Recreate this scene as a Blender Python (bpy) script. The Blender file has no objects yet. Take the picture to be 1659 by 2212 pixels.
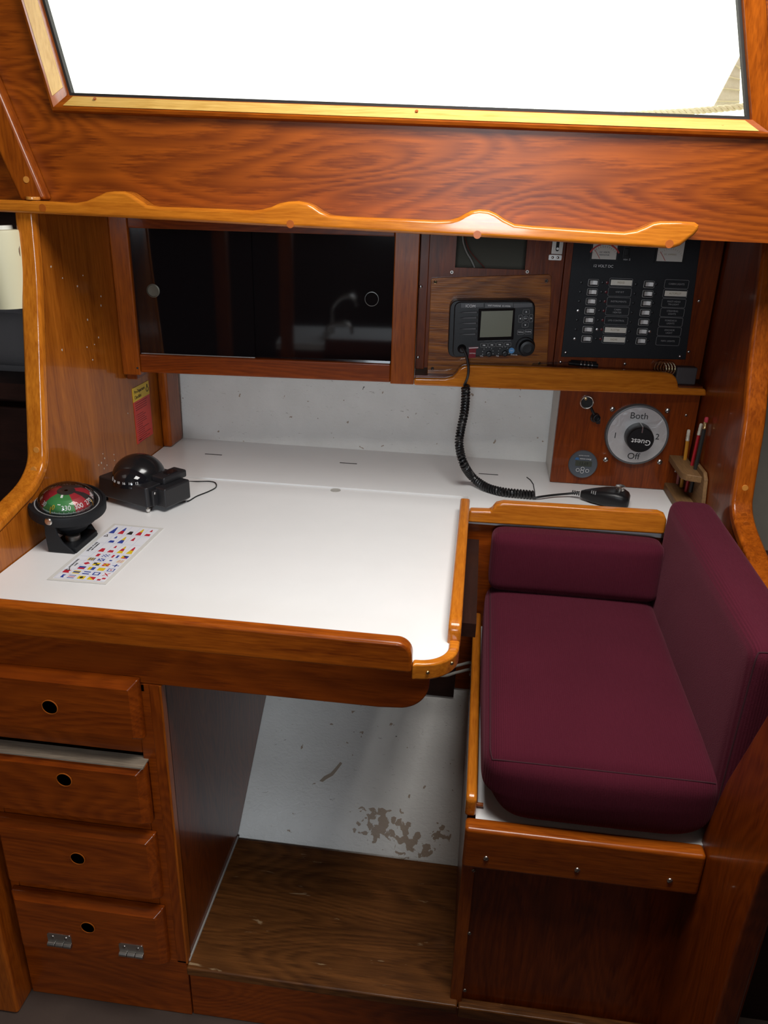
import bpy, bmesh, math, random
from mathutils import Vector, Matrix
random.seed(7)
S = bpy.context.scene
COL = S.collection
W, H, F = 1659, 2212, 1661.0
EYE = Vector((0, 0, 1.36))
PITCH, YAW, ROLL = (math.radians(a) for a in (22.39, 6.57, 1.79))

# ---------------------------------------------------------------- camera
_fw = Vector((-math.sin(YAW) * math.cos(PITCH), math.cos(YAW) * math.cos(PITCH), -math.sin(PITCH)))
_r = Vector((math.cos(YAW), math.sin(YAW), 0)); _u = _r.cross(_fw)
_r2 = math.cos(ROLL) * _r + math.sin(ROLL) * _u
_u2 = -math.sin(ROLL) * _r + math.cos(ROLL) * _u
cam = bpy.data.cameras.new('camera'); cam_o = bpy.data.objects.new('camera', cam); COL.objects.link(cam_o)
cam.sensor_fit = 'VERTICAL'; cam.sensor_height = 24.0; cam.lens = F / H * 24.0; cam.clip_start = 0.01
cam_o.matrix_world = Matrix(((_r2.x, _u2.x, -_fw.x, EYE.x), (_r2.y, _u2.y, -_fw.y, EYE.y), (_r2.z, _u2.z, -_fw.z, EYE.z), (0, 0, 0, 1)))
S.camera = cam_o

def ray(px, py):
    return _fw * F + _r2 * (px - W / 2) + _u2 * (H / 2 - py)
def at(px, py, X=None, Y=None, Z=None, co=None, no=None):
    d = ray(px, py)
    if X is not None: return EYE + d * ((X - EYE.x) / d.x)
    if Y is not None: return EYE + d * ((Y - EYE.y) / d.y)
    if Z is not None: return EYE + d * ((Z - EYE.z) / d.z)
    return EYE + d * ((co - EYE).dot(no) / d.dot(no))
def xz(px, py, Y):
    p = at(px, py, Y=Y); return (p.x, p.z)

# ---------------------------------------------------------------- mesh builder
class MB:
    def __init__(s): s.v = []; s.f = []; s.m = []
    def add(s, vs, fs, m=0, M=None):
        o = len(s.v)
        for p in vs:
            p = Vector(p); s.v.append(M @ p if M is not None else p)
        for f in fs: s.f.append([i + o for i in f]); s.m.append(m)
        return s
    def box(s, a, b, m=0, M=None):
        (x0, y0, z0), (x1, y1, z1) = a, b
        vs = [(x, y, z) for z in (z0, z1) for y in (y0, y1) for x in (x0, x1)]
        return s.add(vs, [(0, 1, 3, 2), (4, 6, 7, 5), (0, 4, 5, 1), (2, 3, 7, 6), (0, 2, 6, 4), (1, 5, 7, 3)], m, M)
    def prism(s, poly, ax, a0, a1, m=0, M=None):
        n = len(poly)
        mk = {'x': lambda p, a: (a, p[0], p[1]), 'y': lambda p, a: (p[0], a, p[1]), 'z': lambda p, a: (p[0], p[1], a)}[ax]
        vs = [mk(p, a0) for p in poly] + [mk(p, a1) for p in poly]
        fs = [list(range(n)), list(range(2 * n - 1, n - 1, -1))] + [(i, (i + 1) % n, n + (i + 1) % n, n + i) for i in range(n)]
        return s.add(vs, fs, m, M)
    def lathe(s, prof, c, ax=(0, 0, 1), n=24, m=0, M=None):
        ax = Vector(ax).normalized(); t = Vector((1, 0, 0)) if abs(ax.x) < .9 else Vector((0, 1, 0))
        a = ax.cross(t).normalized(); b = ax.cross(a); c = Vector(c); vs = []; fs = []
        for r, h in prof:
            for k in range(n):
                an = 2 * math.pi * k / n
                vs.append(c + ax * h + (a * math.cos(an) + b * math.sin(an)) * max(r, 1e-5))
        for i in range(len(prof) - 1):
            for k in range(n):
                k2 = (k + 1) % n; fs.append((i * n + k, i * n + k2, (i + 1) * n + k2, (i + 1) * n + k))
        fs.append(list(range(n))[::-1]); fs.append([(len(prof) - 1) * n + k for k in range(n)])
        return s.add(vs, fs, m, M)
    def cyl(s, p, q, r, n=12, m=0, r2=None, M=None):
        p, q = Vector(p), Vector(q); L = (q - p).length
        return s.lathe([(r, 0), (r2 if r2 is not None else r, L)], p, q - p, n, m, M)
    def tube(s, pts, r, n=8, m=0, closed=False, M=None):
        pts = [Vector(p) for p in pts]; N = len(pts); vs = []; fs = []; prev = None
        for i, p in enumerate(pts):
            a = pts[(i - 1) % N] if (closed or i > 0) else p
            b = pts[(i + 1) % N] if (closed or i < N - 1) else p
            t = (b - a).normalized()
            if prev is None: nrm = t.orthogonal().normalized()
            else:
                nrm = prev - t * prev.dot(t); nrm = nrm.normalized() if nrm.length > 1e-6 else t.orthogonal().normalized()
            prev = nrm; bi = t.cross(nrm); rr = r[i] if isinstance(r, (list, tuple)) else r
            for k in range(n):
                an = 2 * math.pi * k / n; vs.append(p + (nrm * math.cos(an) + bi * math.sin(an)) * rr)
        for i in range(N if closed else N - 1):
            j = (i + 1) % N
            for k in range(n):
                k2 = (k + 1) % n; fs.append((i * n + k, i * n + k2, j * n + k2, j * n + k))
        if not closed: fs.append(list(range(n))[::-1]); fs.append([(N - 1) * n + k for k in range(n)])
        return s.add(vs, fs, m, M)
    def text(s, t, size, M, m=0, align='CENTER', sx=1.0):
        cu = bpy.data.curves.new('t', 'FONT'); cu.body = t; cu.size = size; cu.align_x = align; cu.align_y = 'CENTER'; cu.resolution_u = 3
        cu.extrude = 0.0002
        ob = bpy.data.objects.new('t', cu); COL.objects.link(ob)
        dg = bpy.context.evaluated_depsgraph_get(); me = bpy.data.meshes.new_from_object(ob.evaluated_get(dg))
        s.add([(v.co.x * sx, v.co.y, v.co.z) for v in me.vertices], [list(p.vertices) for p in me.polygons], m, M)
        bpy.data.meshes.remove(me); bpy.data.objects.remove(ob); bpy.data.curves.remove(cu)
        return s

MAT = {}
def _rootM(p):
    return MAT.get(p, Matrix.Identity(4))
def build(mb, name, mats, parent=None, bevel=0, seg=3, local=False, smooth=True, ang=38, bang=30):
    if not isinstance(mats, (list, tuple)): mats = [mats]
    if parent is not None:
        Mi = Matrix.Identity(4) if local else _rootM(parent).inverted()
        loc = None
    else:
        xs = [p.x for p in mb.v]; ys = [p.y for p in mb.v]; zs = [p.z for p in mb.v]
        loc = Vector(((min(xs) + max(xs)) / 2, (min(ys) + max(ys)) / 2, min(zs)))
        Mi = Matrix.Translation(-loc)
    bm = bmesh.new(); vs = [bm.verts.new(Mi @ p) for p in mb.v]
    for f, m in zip(mb.f, mb.m):
        try: fc = bm.faces.new([vs[i] for i in f]); fc.material_index = m
        except ValueError: pass
    bmesh.ops.recalc_face_normals(bm, faces=bm.faces)
    if bevel:
        ed = [e for e in bm.edges if len(e.link_faces) == 2 and e.calc_face_angle(0) > math.radians(bang)]
        bmesh.ops.bevel(bm, geom=ed, offset=bevel, segments=seg, profile=.5, affect='EDGES', clamp_overlap=True)
    me = bpy.data.meshes.new(name); bm.to_mesh(me); bm.free()
    for mt in mats: me.materials.append(mt)
    if smooth:
        for p in me.polygons: p.use_smooth = True
        me.set_sharp_from_angle(angle=math.radians(ang))
    o = bpy.data.objects.new(name, me); COL.objects.link(o)
    if bevel and smooth:
        wn = o.modifiers.new('wn', 'WEIGHTED_NORMAL'); wn.keep_sharp = True
    if parent is not None:
        o.parent = parent; MAT[o] = _rootM(parent)
    else:
        o.location = loc; MAT[o] = Matrix.Translation(loc)
    return o
def tag(o, label, cat, group=None):
    o['label'] = label; o['category'] = cat
    if group: o['group'] = group
    return o
def thing(name, label, cat, M, group=None):
    o = bpy.data.objects.new(name, None); COL.objects.link(o); o.empty_display_size = .02
    if not isinstance(M, Matrix): M = Matrix.Translation(Vector(M))
    o.matrix_world = M; MAT[o] = M
    return tag(o, label, cat, group)
def struct(o):
    o['kind'] = 'structure'; return o
def rrect(x0, x1, z0, z1, r, n=5):
    out = []
    for cx, cz, a0 in ((x1 - r, z1 - r, 0), (x0 + r, z1 - r, 90), (x0 + r, z0 + r, 180), (x1 - r, z0 + r, 270)):
        for k in range(n + 1):
            a = math.radians(a0 + 90 * k / n); out.append((cx + r * math.cos(a), cz + r * math.sin(a)))
    return out
def smoothpts(pts, k=6):
    pts = [Vector(p) for p in pts]; out = []
    for i in range(len(pts) - 1):
        p0 = pts[max(i - 1, 0)]; p1 = pts[i]; p2 = pts[i + 1]; p3 = pts[min(i + 2, len(pts) - 1)]
        for j in range(k):
            t = j / k
            out.append(.5 * ((2 * p1) + (p2 - p0) * t + (2 * p0 - 5 * p1 + 4 * p2 - p3) * t * t + (3 * p1 - p0 - 3 * p2 + p3) * t ** 3))
    out.append(pts[-1]); return out

# ---------------------------------------------------------------- materials
def newmat(name):
    m = bpy.data.materials.new(name); m.use_nodes = True; nt = m.node_tree
    return m, nt, nt.nodes['Principled BSDF'], nt.nodes.new, nt.links.new
def plain(name, col, rough=.5, metal=0, coat=0, bump=0, bscale=300, spec=.5, var=0, vscale=20, emit=0):
    m, nt, b, N, L = newmat(name)
    b.inputs['Base Color'].default_value = (*col, 1); b.inputs['Roughness'].default_value = rough; b.inputs['Metallic'].default_value = metal
    b.inputs['Coat Weight'].default_value = coat; b.inputs['Coat Roughness'].default_value = .08; b.inputs['Specular IOR Level'].default_value = spec
    if bump or var:
        tc = N('ShaderNodeTexCoord'); nz = N('ShaderNodeTexNoise'); L(tc.outputs['Object'], nz.inputs['Vector'])
        nz.inputs['Scale'].default_value = bscale if bump else vscale; nz.inputs['Detail'].default_value = 4
        if bump:
            bp = N('ShaderNodeBump'); bp.inputs['Strength'].default_value = bump; bp.inputs['Distance'].default_value = .002
            L(nz.outputs['Fac'], bp.inputs['Height']); L(bp.outputs['Normal'], b.inputs['Normal'])
        if var:
            n2 = N('ShaderNodeTexNoise'); n2.inputs['Scale'].default_value = vscale; n2.inputs['Detail'].default_value = 5; L(tc.outputs['Object'], n2.inputs['Vector'])
            mx = N('ShaderNodeMix'); mx.data_type = 'RGBA'; mx.inputs[6].default_value = (*[c * (1 - var) for c in col], 1); mx.inputs[7].default_value = (*[min(1, c * (1 + var)) for c in col], 1)
            L(n2.outputs['Fac'], mx.inputs[0]); L(mx.outputs[2], b.inputs['Base Color'])
    if emit:
        b.inputs['Emission Color'].default_value = (*col, 1); b.inputs['Emission Strength'].default_value = emit
    return m
_wc = {}
def wood(axis, kind='teak'):
    key = (axis, kind)
    if key in _wc: return _wc[key]
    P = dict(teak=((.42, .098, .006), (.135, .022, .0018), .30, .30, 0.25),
             edge=((.68, .225, .018), (.32, .078, .006), .22, .5, 0.2),
             panel=((.36, .078, .0045), (.115, .019, .0014), .36, .12, 1.0),
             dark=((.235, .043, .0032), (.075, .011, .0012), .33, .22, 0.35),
             front=((.27, .050, .0030), (.105, .016, .0014), .30, .28, 0.7),
             bare=((.80, .52, .16), (.50, .27, .05), .4, .1, 0.3),
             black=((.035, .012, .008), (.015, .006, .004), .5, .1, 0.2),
             bulk=((.44, .130, .012), (.20, .047, .004), .26, .40, 0.3),
             worn=((.20, .072, .017), (.045, .015, .004), .42, .1, 0.7),
             grey=((.33, .27, .20), (.13, .10, .075), .75, 0, 0.1),
             holder=((.24, .135, .058), (.11, .055, .022), .5, 0, 0.2),
             mount=((.46, .150, .018), (.13, .030, .004), .35, .25, 1.0))[kind]
    c1, c2, rough, coat, fig = P
    m, nt, b, N, L = newmat('wood_%s_%s' % (kind, axis))
    tc = N('ShaderNodeTexCoord'); oi = N('ShaderNodeObjectInfo')
    sc = N('ShaderNodeVectorMath'); sc.operation = 'SCALE'; sc.inputs[0].default_value = (7, 11, 5); L(oi.outputs['Random'], sc.inputs['Scale'])
    ad = N('ShaderNodeVectorMath'); ad.operation = 'ADD'; L(tc.outputs['Object'], ad.inputs[0]); L(sc.outputs[0], ad.inputs[1])
    def mp(along, across):
        n = N('ShaderNodeVectorMath'); n.operation = 'MULTIPLY'
        n.inputs[1].default_value = tuple(along if a == axis else across for a in 'xyz'); L(ad.outputs[0], n.inputs[0]); return n.outputs[0]
    def noise(v, d, dist=0):
        n = N('ShaderNodeTexNoise'); n.inputs['Scale'].default_value = 1; n.inputs['Detail'].default_value = d; n.inputs['Distortion'].default_value = dist; n.inputs['Roughness'].default_value = .6
        L(v, n.inputs['Vector']); return n.outputs['Fac']
    def math_(op, a, bb=None, v=None):
        n = N('ShaderNodeMath'); n.operation = op
        for i, q in enumerate((a, bb)):
            if q is None: continue
            if isinstance(q, (int, float)): n.inputs[i].default_value = q
            else: L(q, n.inputs[i])
        return n.outputs[0]
    streak = noise(mp(1.6, 60), 5, .2)
    fine = noise(mp(26, 330), 3)
    bigv = noise(mp(1.5, 6.0), 1.2, .35)
    ring = math_('MULTIPLY_ADD', math_('SINE', math_('ADD', math_('MULTIPLY', bigv, 190), math_('MULTIPLY', fine, 5))), .5); 
    nt.nodes[-1].inputs[2].default_value = .5
    big = noise(mp(.8, 3), 2)
    wf = fig * .13
    tot = .38 + .34 + wf + .08
    x = math_('ADD', math_('MULTIPLY', streak, .38 / tot), math_('MULTIPLY', fine, .34 / tot))
    x = math_('ADD', x, math_('MULTIPLY', ring, wf / tot))
    x = math_('ADD', x, math_('MULTIPLY', big, .08 / tot))
    cr = N('ShaderNodeValToRGB'); L(x, cr.inputs[0])
    e = cr.color_ramp.elements; e[0].position = .32; e[0].color = (*c2, 1); e[1].position = .67; e[1].color = (*c1, 1)
    L(cr.outputs[0], b.inputs['Base Color'])
    b.inputs['Roughness'].default_value = rough; b.inputs['Coat Weight'].default_value = coat; b.inputs['Coat Roughness'].default_value = .07 if kind != 'panel' else .3; b.inputs['Specular IOR Level'].default_value = .22
    bp = N('ShaderNodeBump'); bp.inputs['Strength'].default_value = .10 if kind not in ('worn', 'grey', 'mount') else .35; bp.inputs['Distance'].default_value = .001
    L(fine, bp.inputs['Height']); L(bp.outputs['Normal'], b.inputs['Normal'])
    if kind in ('worn',):
        # flaked varnish patches
        n1 = noise(mp(14, 60), 6, .5); r1 = N('ShaderNodeValToRGB'); L(n1, r1.inputs[0])
        r1.color_ramp.elements[0].position = .66; r1.color_ramp.elements[1].position = .71
        mx = N('ShaderNodeMix'); mx.data_type = 'RGBA'; L(r1.outputs[0], mx.inputs[0]); L(cr.outputs[0], mx.inputs[6]); mx.inputs[7].default_value = (.36, .24, .13, 1); L(mx.outputs[2], b.inputs['Base Color'])
    _wc[key] = m; return m

def clear_glass(name, tint=(1, 1, 1), f=1.0):
    m, nt, b, N, L = newmat(name)
    out = nt.nodes['Material Output']; t = N('ShaderNodeBsdfTransparent'); t.inputs[0].default_value = (*tint, 1)
    g = N('ShaderNodeBsdfGlossy'); g.inputs['Roughness'].default_value = .03; fr = N('ShaderNodeFresnel'); fr.inputs[0].default_value = 1.45
    mu = N('ShaderNodeMath'); mu.operation = 'MULTIPLY'; mu.inputs[1].default_value = f; L(fr.outputs[0], mu.inputs[0])
    mx = N('ShaderNodeMixShader'); L(mu.outputs[0], mx.inputs[0]); L(t.outputs[0], mx.inputs[1]); L(g.outputs[0], mx.inputs[2]); L(mx.outputs[0], out.inputs[0])
    return m

def hull_mat():
    m, nt, b, N, L = newmat('painted_hull')
    geo = N('ShaderNodeNewGeometry'); pos = geo.outputs['Position']
    def noise(s, d, dist=0, scale3=None):
        n = N('ShaderNodeTexNoise'); n.inputs['Scale'].default_value = s; n.inputs['Detail'].default_value = d; n.inputs['Distortion'].default_value = dist
        if scale3:
            v = N('ShaderNodeVectorMath'); v.operation = 'MULTIPLY'; v.inputs[1].default_value = scale3; L(pos, v.inputs[0]); L(v.outputs[0], n.inputs['Vector'])
        else: L(pos, n.inputs['Vector'])
        return n.outputs['Fac']
    base = N('ShaderNodeMix'); base.data_type = 'RGBA'; base.inputs[6].default_value = (.66, .65, .61, 1); base.inputs[7].default_value = (.82, .81, .77, 1)
    L(noise(14, 6), base.inputs[0])
    # weave and fine scratches
    def ramp(fac, p0, p1):
        r = N('ShaderNodeValToRGB'); r.color_ramp.elements[0].position = p0; r.color_ramp.elements[1].position = p1; L(fac, r.inputs[0]); return r.outputs[0]
    def mixc(fac, a, col):
        x = N('ShaderNodeMix'); x.data_type = 'RGBA'; L(fac, x.inputs[0]); L(a, x.inputs[6]); x.inputs[7].default_value = (*col, 1); return x.outputs[2]
    c = mixc(ramp(noise(1, 6, 1.5, (60, 120, 260)), .68, .74), base.outputs[2], (.42, .40, .36))
    c = mixc(ramp(noise(70, 3), .755, .775), c, (.10, .09, .08))
    # flaked paint low on the hull, at the right of the footwell
    def near(center, rad, scl=(1, 1, 1)):
        s = N('ShaderNodeVectorMath'); s.operation = 'SUBTRACT'; L(pos, s.inputs[0]); s.inputs[1].default_value = center
        s2 = N('ShaderNodeVectorMath'); s2.operation = 'MULTIPLY'; L(s.outputs[0], s2.inputs[0]); s2.inputs[1].default_value = scl
        l = N('ShaderNodeVectorMath'); l.operation = 'LENGTH'; L(s2.outputs[0], l.inputs[0])
        mr = N('ShaderNodeMapRange'); mr.inputs[1].default_value = 0; mr.inputs[2].default_value = rad; mr.inputs[3].default_value = 1; mr.inputs[4].default_value = 0
        L(l.outputs['Value'], mr.inputs[0]); return mr.outputs[0]
    n = noise(62, 6, .4)
    for ce, rad, scl in (((-.125, 1.215, .160), .058, (.75, 1, 1)), ((-.065, 1.195, .142), .055, (.8, 1, 1)), ((-.005, 1.21, .155), .030, (1, 1, 1))):
        a = N('ShaderNodeMath'); a.operation = 'MULTIPLY_ADD'; L(near(ce, rad, scl), a.inputs[0]); a.inputs[1].default_value = .34; L(n, a.inputs[2])
        c = mixc(ramp(a.outputs[0], .70, .715), c, (.36, .275, .20))
    L(c, b.inputs['Base Color']); b.inputs['Roughness'].default_value = .45
    bp = N('ShaderNodeBump'); bp.inputs['Strength'].default_value = .5; bp.inputs['Distance'].default_value = .002
    L(noise(1, 5, .8, (90, 120, 160)), bp.inputs['Height']); L(bp.outputs['Normal'], b.inputs['Normal'])
    return m
def fabric(name, col):
    m, nt, b, N, L = newmat(name)
    tc = N('ShaderNodeTexCoord')
    n1 = N('ShaderNodeTexNoise'); n1.inputs['Scale'].default_value = 9; n1.inputs['Detail'].default_value = 4; L(tc.outputs['Object'], n1.inputs['Vector'])
    n2 = N('ShaderNodeTexNoise'); n2.inputs['Scale'].default_value = 900; n2.inputs['Detail'].default_value = 2; L(tc.outputs['Object'], n2.inputs['Vector'])
    w = N('ShaderNodeTexWave'); w.inputs['Scale'].default_value = 95; w.inputs['Distortion'].default_value = 1.2; w.inputs['Detail'].default_value = 2; w.inputs['Detail Scale'].default_value = 6; w.bands_direction = 'X'; L(tc.outputs['Object'], w.inputs['Vector'])
    mx = N('ShaderNodeMix'); mx.data_type = 'RGBA'; mx.inputs[6].default_value = (*[c * .72 for c in col], 1); mx.inputs[7].default_value = (*[c * 1.25 for c in col], 1)
    a = N('ShaderNodeMath'); a.operation = 'ADD'; L(n1.outputs['Fac'], a.inputs[0]); L(n2.outputs['Fac'], a.inputs[1])
    a2 = N('ShaderNodeMath'); a2.operation = 'MULTIPLY'; a2.inputs[1].default_value = .5; L(a.outputs[0], a2.inputs[0]); L(a2.outputs[0], mx.inputs[0])
    L(mx.outputs[2], b.inputs['Base Color']); b.inputs['Roughness'].default_value = .95; b.inputs['Specular IOR Level'].default_value = .15
    b.inputs['Sheen Weight'].default_value = .15; b.inputs['Sheen Roughness'].default_value = .4; b.inputs['Sheen Tint'].default_value = (.9, .3, .4, 1)
    bp = N('ShaderNodeBump'); bp.inputs['Strength'].default_value = .5; bp.inputs['Distance'].default_value = .0012
    h = N('ShaderNodeMath'); h.operation = 'ADD'; L(w.outputs['Fac'], h.inputs[0]); L(n2.outputs['Fac'], h.inputs[1]); L(h.outputs[0], bp.inputs['Height']); L(bp.outputs['Normal'], b.inputs['Normal'])
    return m

WHITE = plain('white_laminate', (.83, .83, .83), .22, coat=.2, var=.03, vscale=14)
OFFWHITE = plain('white_paint', (.70, .68, .63), .45, bump=.2, bscale=90, var=.06)
BLACK = plain('black_plastic', (.009, .009, .010), .36, bump=.05, bscale=900, spec=.35)
BLACKM = plain('black_paint', (.007, .008, .010), .55, bump=.15, bscale=700, spec=.3)
RUBBER = plain('black_rubber', (.010, .010, .011), .32)
STEEL = plain('steel', (.62, .60, .57), .28, metal=1)
DULLSTEEL = plain('dull_steel', (.36, .33, .30), .4, metal=1)
BRASS = plain('brass', (.70, .52, .25), .3, metal=1)
INK = plain('black_ink', (.02, .02, .02), .6)
WINK = plain('white_ink', (.75, .75, .75), .5)
GREYINK = plain('grey_ink', (.30, .30, .30), .6)
HOLE = plain('dark_hole', (.006, .005, .005), .7)
DARK = plain('dark_recess', (.02, .016, .012), .8)
GASKET = plain('gasket', (.012, .010, .008), .6)
BURG = fabric('burgundy_cloth', (.072, .0075, .018))
HULL = hull_mat()
PLUG = plain('plug_wood', (.36, .085, .008), .35, coat=.1, spec=.3)
PLUGL = plain('plug_wood_light', (.62, .25, .045), .3, coat=.5)

def screw(parent, p, nrm, r=.004, mat=None, name='screw'):
    mb = MB(); n = Vector(nrm).normalized(); p = Vector(p)
    mb.lathe([(r, 0), (r, r * .15), (r * .8, r * .42), (r * .35, r * .55), (0, r * .57)], p, n, 12)
    t = n.orthogonal().normalized(); b = n.cross(t)
    M = Matrix((t, b, n)).transposed().to_4x4(); M.translation = p
    mb.box((-r * .8, -r * .13, r * .35), (r * .8, r * .13, r * .62), 1, M)
    return build(mb, name, [mat or STEEL, INK], parent)
# ================================================================ SETTING
mb = MB(); mb.box((-2.6, -2.0, -.04), (2.6, 2.2, 0)); struct(build(mb, 'floor', plain('sole', (.062, .040, .030), .75, bump=.4, bscale=60, var=.5, vscale=9)))
# curved hull side
prof = [(1.165, 0), (1.165, .124), (1.288, .214), (1.411, .304), (1.56, .46), (1.70, .65), (1.782, .775), (1.79, .86), (1.80, 1.0), (1.83, 1.32), (1.88, 1.32), (1.85, 1.0), (1.84, .80), (1.75, .64), (1.60, .44), (1.46, .28), (1.22, .06), (1.21, 0)]
mb = MB(); mb.prism(prof, 'x', -2.4, 2.4); struct(build(mb, 'wall_hull', HULL, ang=60))
pl_ = dict(co=Vector((0, 1.2873, .2149)), no=Vector((0, -.09, .123)))
chip = [at(x, y, **pl_) for x, y in ((690, 1687), (700, 1677), (714, 1670), (724, 1659), (735, 1646), (739, 1649), (728, 1664), (719, 1675), (705, 1683), (697, 1689))]
mb = MB(); up_ = Vector((0, -.0004, .0006)); mb.add(chip + [p - up_ * 2 for p in chip], [list(range(10)), list(range(19, 9, -1))] + [(i, (i + 1) % 10, 10 + (i + 1) % 10, 10 + i) for i in range(10)])
build(mb, 'bare_scrape', plain('bare_laminate', (.36, .29, .22), .7), [o for o in S.objects if o.name == 'wall_hull'][0], smooth=False)
# deckhouse side panel with the raked window opening
YW = 1.29
BL, BR = xz(128, 224, YW), xz(1636, 282, YW)
TLd = (xz(65, 0, YW), xz(128, 224, YW)); TRd = (xz(1618, 0, YW), xz(1636, 282, YW))
def upto(pair, z):
    (x0, z0), (x1, z1) = pair; k = (z - z1) / (z0 - z1); return (x1 + (x0 - x1) * k, z)
WTOP = 1.90
hole = [BL, BR, upto(TRd, WTOP), upto(TLd, WTOP)]
zl = 1.327; zr = 1.309
outer = [(-2.4, zl + .012), (2.4, zr - .02), (2.4, 2.02), (-2.4, 2.02)]
mb = MB(); vs = []
for y in (YW, YW + .03):
    for p in outer + hole: vs.append((p[0], y, p[1]))
fs = []
for i in range(4):
    j = (i + 1) % 4
    fs += [(i, j, 4 + j, 4 + i), (8 + i, 8 + j, 12 + j, 12 + i), (i, j, 8 + j, 8 + i), (4 + i, 4 + j, 12 + j, 12 + i)]
mb.add(vs, fs); struct(build(mb, 'wall_back', wood('x', 'panel')))
# window: frame, gasket, pane
win = bpy.data.objects.new('window_1', None); COL.objects.link(win); win['kind'] = 'structure'; MAT[win] = Matrix.Identity(4)
gl = [xz(150, 206, YW + .012), xz(1620, 258, YW + .012), upto((xz(1601, 0, YW + .012), xz(1620, 258, YW + .012)), WTOP + .02), upto((xz(90, 0, YW + .012), xz(150, 206, YW + .012)), WTOP + .02)]
def inset(poly, d):
    n = len(poly); out = []
    for i in range(n):
        a, b, c = Vector(poly[i - 1]), Vector(poly[i]), Vector(poly[(i + 1) % n])
        e1 = (b - a).normalized(); e2 = (c - b).normalized(); n1 = Vector((-e1.y, e1.x)); n2 = Vector((-e2.y, e2.x))
        k = (n1 + n2); k = k / k.length / max(.3, (n1 + n2).normalized().dot(n1)); out.append(tuple(b + k * d))
    return out
loops = [(inset(gl, -.026), YW), (inset(gl, -.026), YW - .006), (inset(gl, -.0235), YW - .0115), (inset(gl, -.0195), YW - .013), (inset(gl, -.0175), YW - .0115), (inset(gl, -.001), YW + .004), (inset(gl, 0), YW + .012), (inset(gl, 0), YW + .03), (inset(gl, -.026), YW + .03)]
BARE = wood('x', 'bare')
for i in range(4):
    j = (i + 1) % 4; mb = MB(); vs = []
    for lp, y in loops: vs += [(lp[i][0], y, lp[i][1]), (lp[j][0], y, lp[j][1])]
    n = len(loops); fs = [(2 * k, 2 * k + 1, 2 * ((k + 1) % n) + 1, 2 * ((k + 1) % n)) for k in range(n)]
    fs += [[2 * k for k in range(n)], [2 * k + 1 for k in range(n)][::-1]]
    mb.add(vs, fs); fr_ = build(mb, 'window_frame', wood('x' if i in (0, 2) else 'z', 'teak'), win, ang=30)
    if i == 1: continue
    # varnish worn off the inner slope
    A0, A1 = Vector(inset(gl, -.0165)[i]), Vector(inset(gl, -.0165)[j]); B0, B1 = Vector(inset(gl, -.002)[i]), Vector(inset(gl, -.002)[j]); k0 = .013; Ln = (A1 - A0).length; t0, t1 = k0 / Ln, 1 - k0 / Ln
    q4 = [(A0.lerp(A1, t0), YW - .0110), (A0.lerp(A1, t1), YW - .0110), (B0.lerp(B1, t1), YW + .0026), (B0.lerp(B1, t0), YW + .0026)]
    mb = MB(); vs = [(p.x, y, p.y) for p, y in q4] + [(p.x, y - .0011, p.y) for p, y in q4]; mb.add(vs, [(0, 1, 2, 3), (7, 6, 5, 4), (0, 1, 5, 4), (1, 2, 6, 5), (2, 3, 7, 6), (3, 0, 4, 7)]); bs_ = build(mb, 'bare_slope', wood('x' if i in (0, 2) else 'z', 'bare'), fr_); bs_['label'] = 'pale yellow bare wood slope'
mb = MB(); vs = []
for lp, y in ((inset(gl, .0), YW + .013), (inset(gl, .004), YW + .013), (inset(gl, .004), YW + .024), (inset(gl, 0), YW + .024)):
    vs += [(p[0], y, p[1]) for p in lp]
fs = [(4 * a + i, 4 * a + (i + 1) % 4, 4 * ((a + 1) % 4) + (i + 1) % 4, 4 * ((a + 1) % 4) + i) for a in range(4) for i in range(4)]
mb.add(vs, fs); build(mb, 'gasket', GASKET, win)
mb = MB(); q = inset(gl, .001); mb.prism(q, 'y', YW + .017, YW + .022); build(mb, 'window_pane', clear_glass('window_glass', (.98, .99, .96), .6), win)
for px, py in ((205, 214), (1560, 271), (900, 241)):
    p = at(px, py, Y=YW - .004); mb = MB(); mb.cyl(p, p + Vector((0, -.001, .0012)), .0025, 10); build(mb, 'nail_hole', PLUG, win)
# side deck soffit over the instruments, bulkheads
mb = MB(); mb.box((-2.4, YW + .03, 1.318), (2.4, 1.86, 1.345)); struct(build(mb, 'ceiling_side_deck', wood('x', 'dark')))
def offs(curve, d):
    out = []
    for i, p in enumerate(curve):
        a = Vector(curve[max(i - 1, 0)]); b = Vector(curve[min(i + 1, len(curve) - 1)]); t = (b - a).normalized(); out.append((p[0] - t.y * d, p[1] + t.x * d))
    return out
def sm2(pts, k=5):
    return [(p.x, p.y) for p in smoothpts([(a, b, 0) for a, b in pts], k)]
LC = sm2([(1.285, 1.322), (1.275, 1.22), (1.258, 1.13), (1.238, 1.03), (1.222, .95), (1.207, .90), (1.165, .868), (1.10, .852), (1.03, .838), (.93, .818), (.85, .80)])
mb = MB(); mb.prism(LC + [(.85, 0), (1.79, 0), (1.80, .8), (1.82, 1.318)], 'x', -.765, -.74)
struct(build(mb, 'wall_left', wood('z', 'bulk')))
o2 = offs(LC, -.020); mb = MB(); mb.prism(LC + o2[::-1], 'x', -.772, -.7375); tr = struct(build(mb, 'trim_1', wood('z', 'edge'), bevel=.007, bang=50, seg=3))
for px, py in ((91, 974), (88, 1031)):
    p = at(px, py, X=-.752); p = min((Vector((-.752, a, b)) for a, b in o2), key=lambda v: (v - p).length)
    mb = MB(); mb.cyl(p + Vector((0, .003, 0)), p + Vector((0, -.0012, 0)), .0052, 14); build(mb, 'plug', PLUGL, tr)
mb = MB(); mb.box((-.79, .836, 0), (-.7195, .895, .80)); struct(build(mb, 'trim_2', wood('z', 'teak'), bevel=.006))
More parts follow.
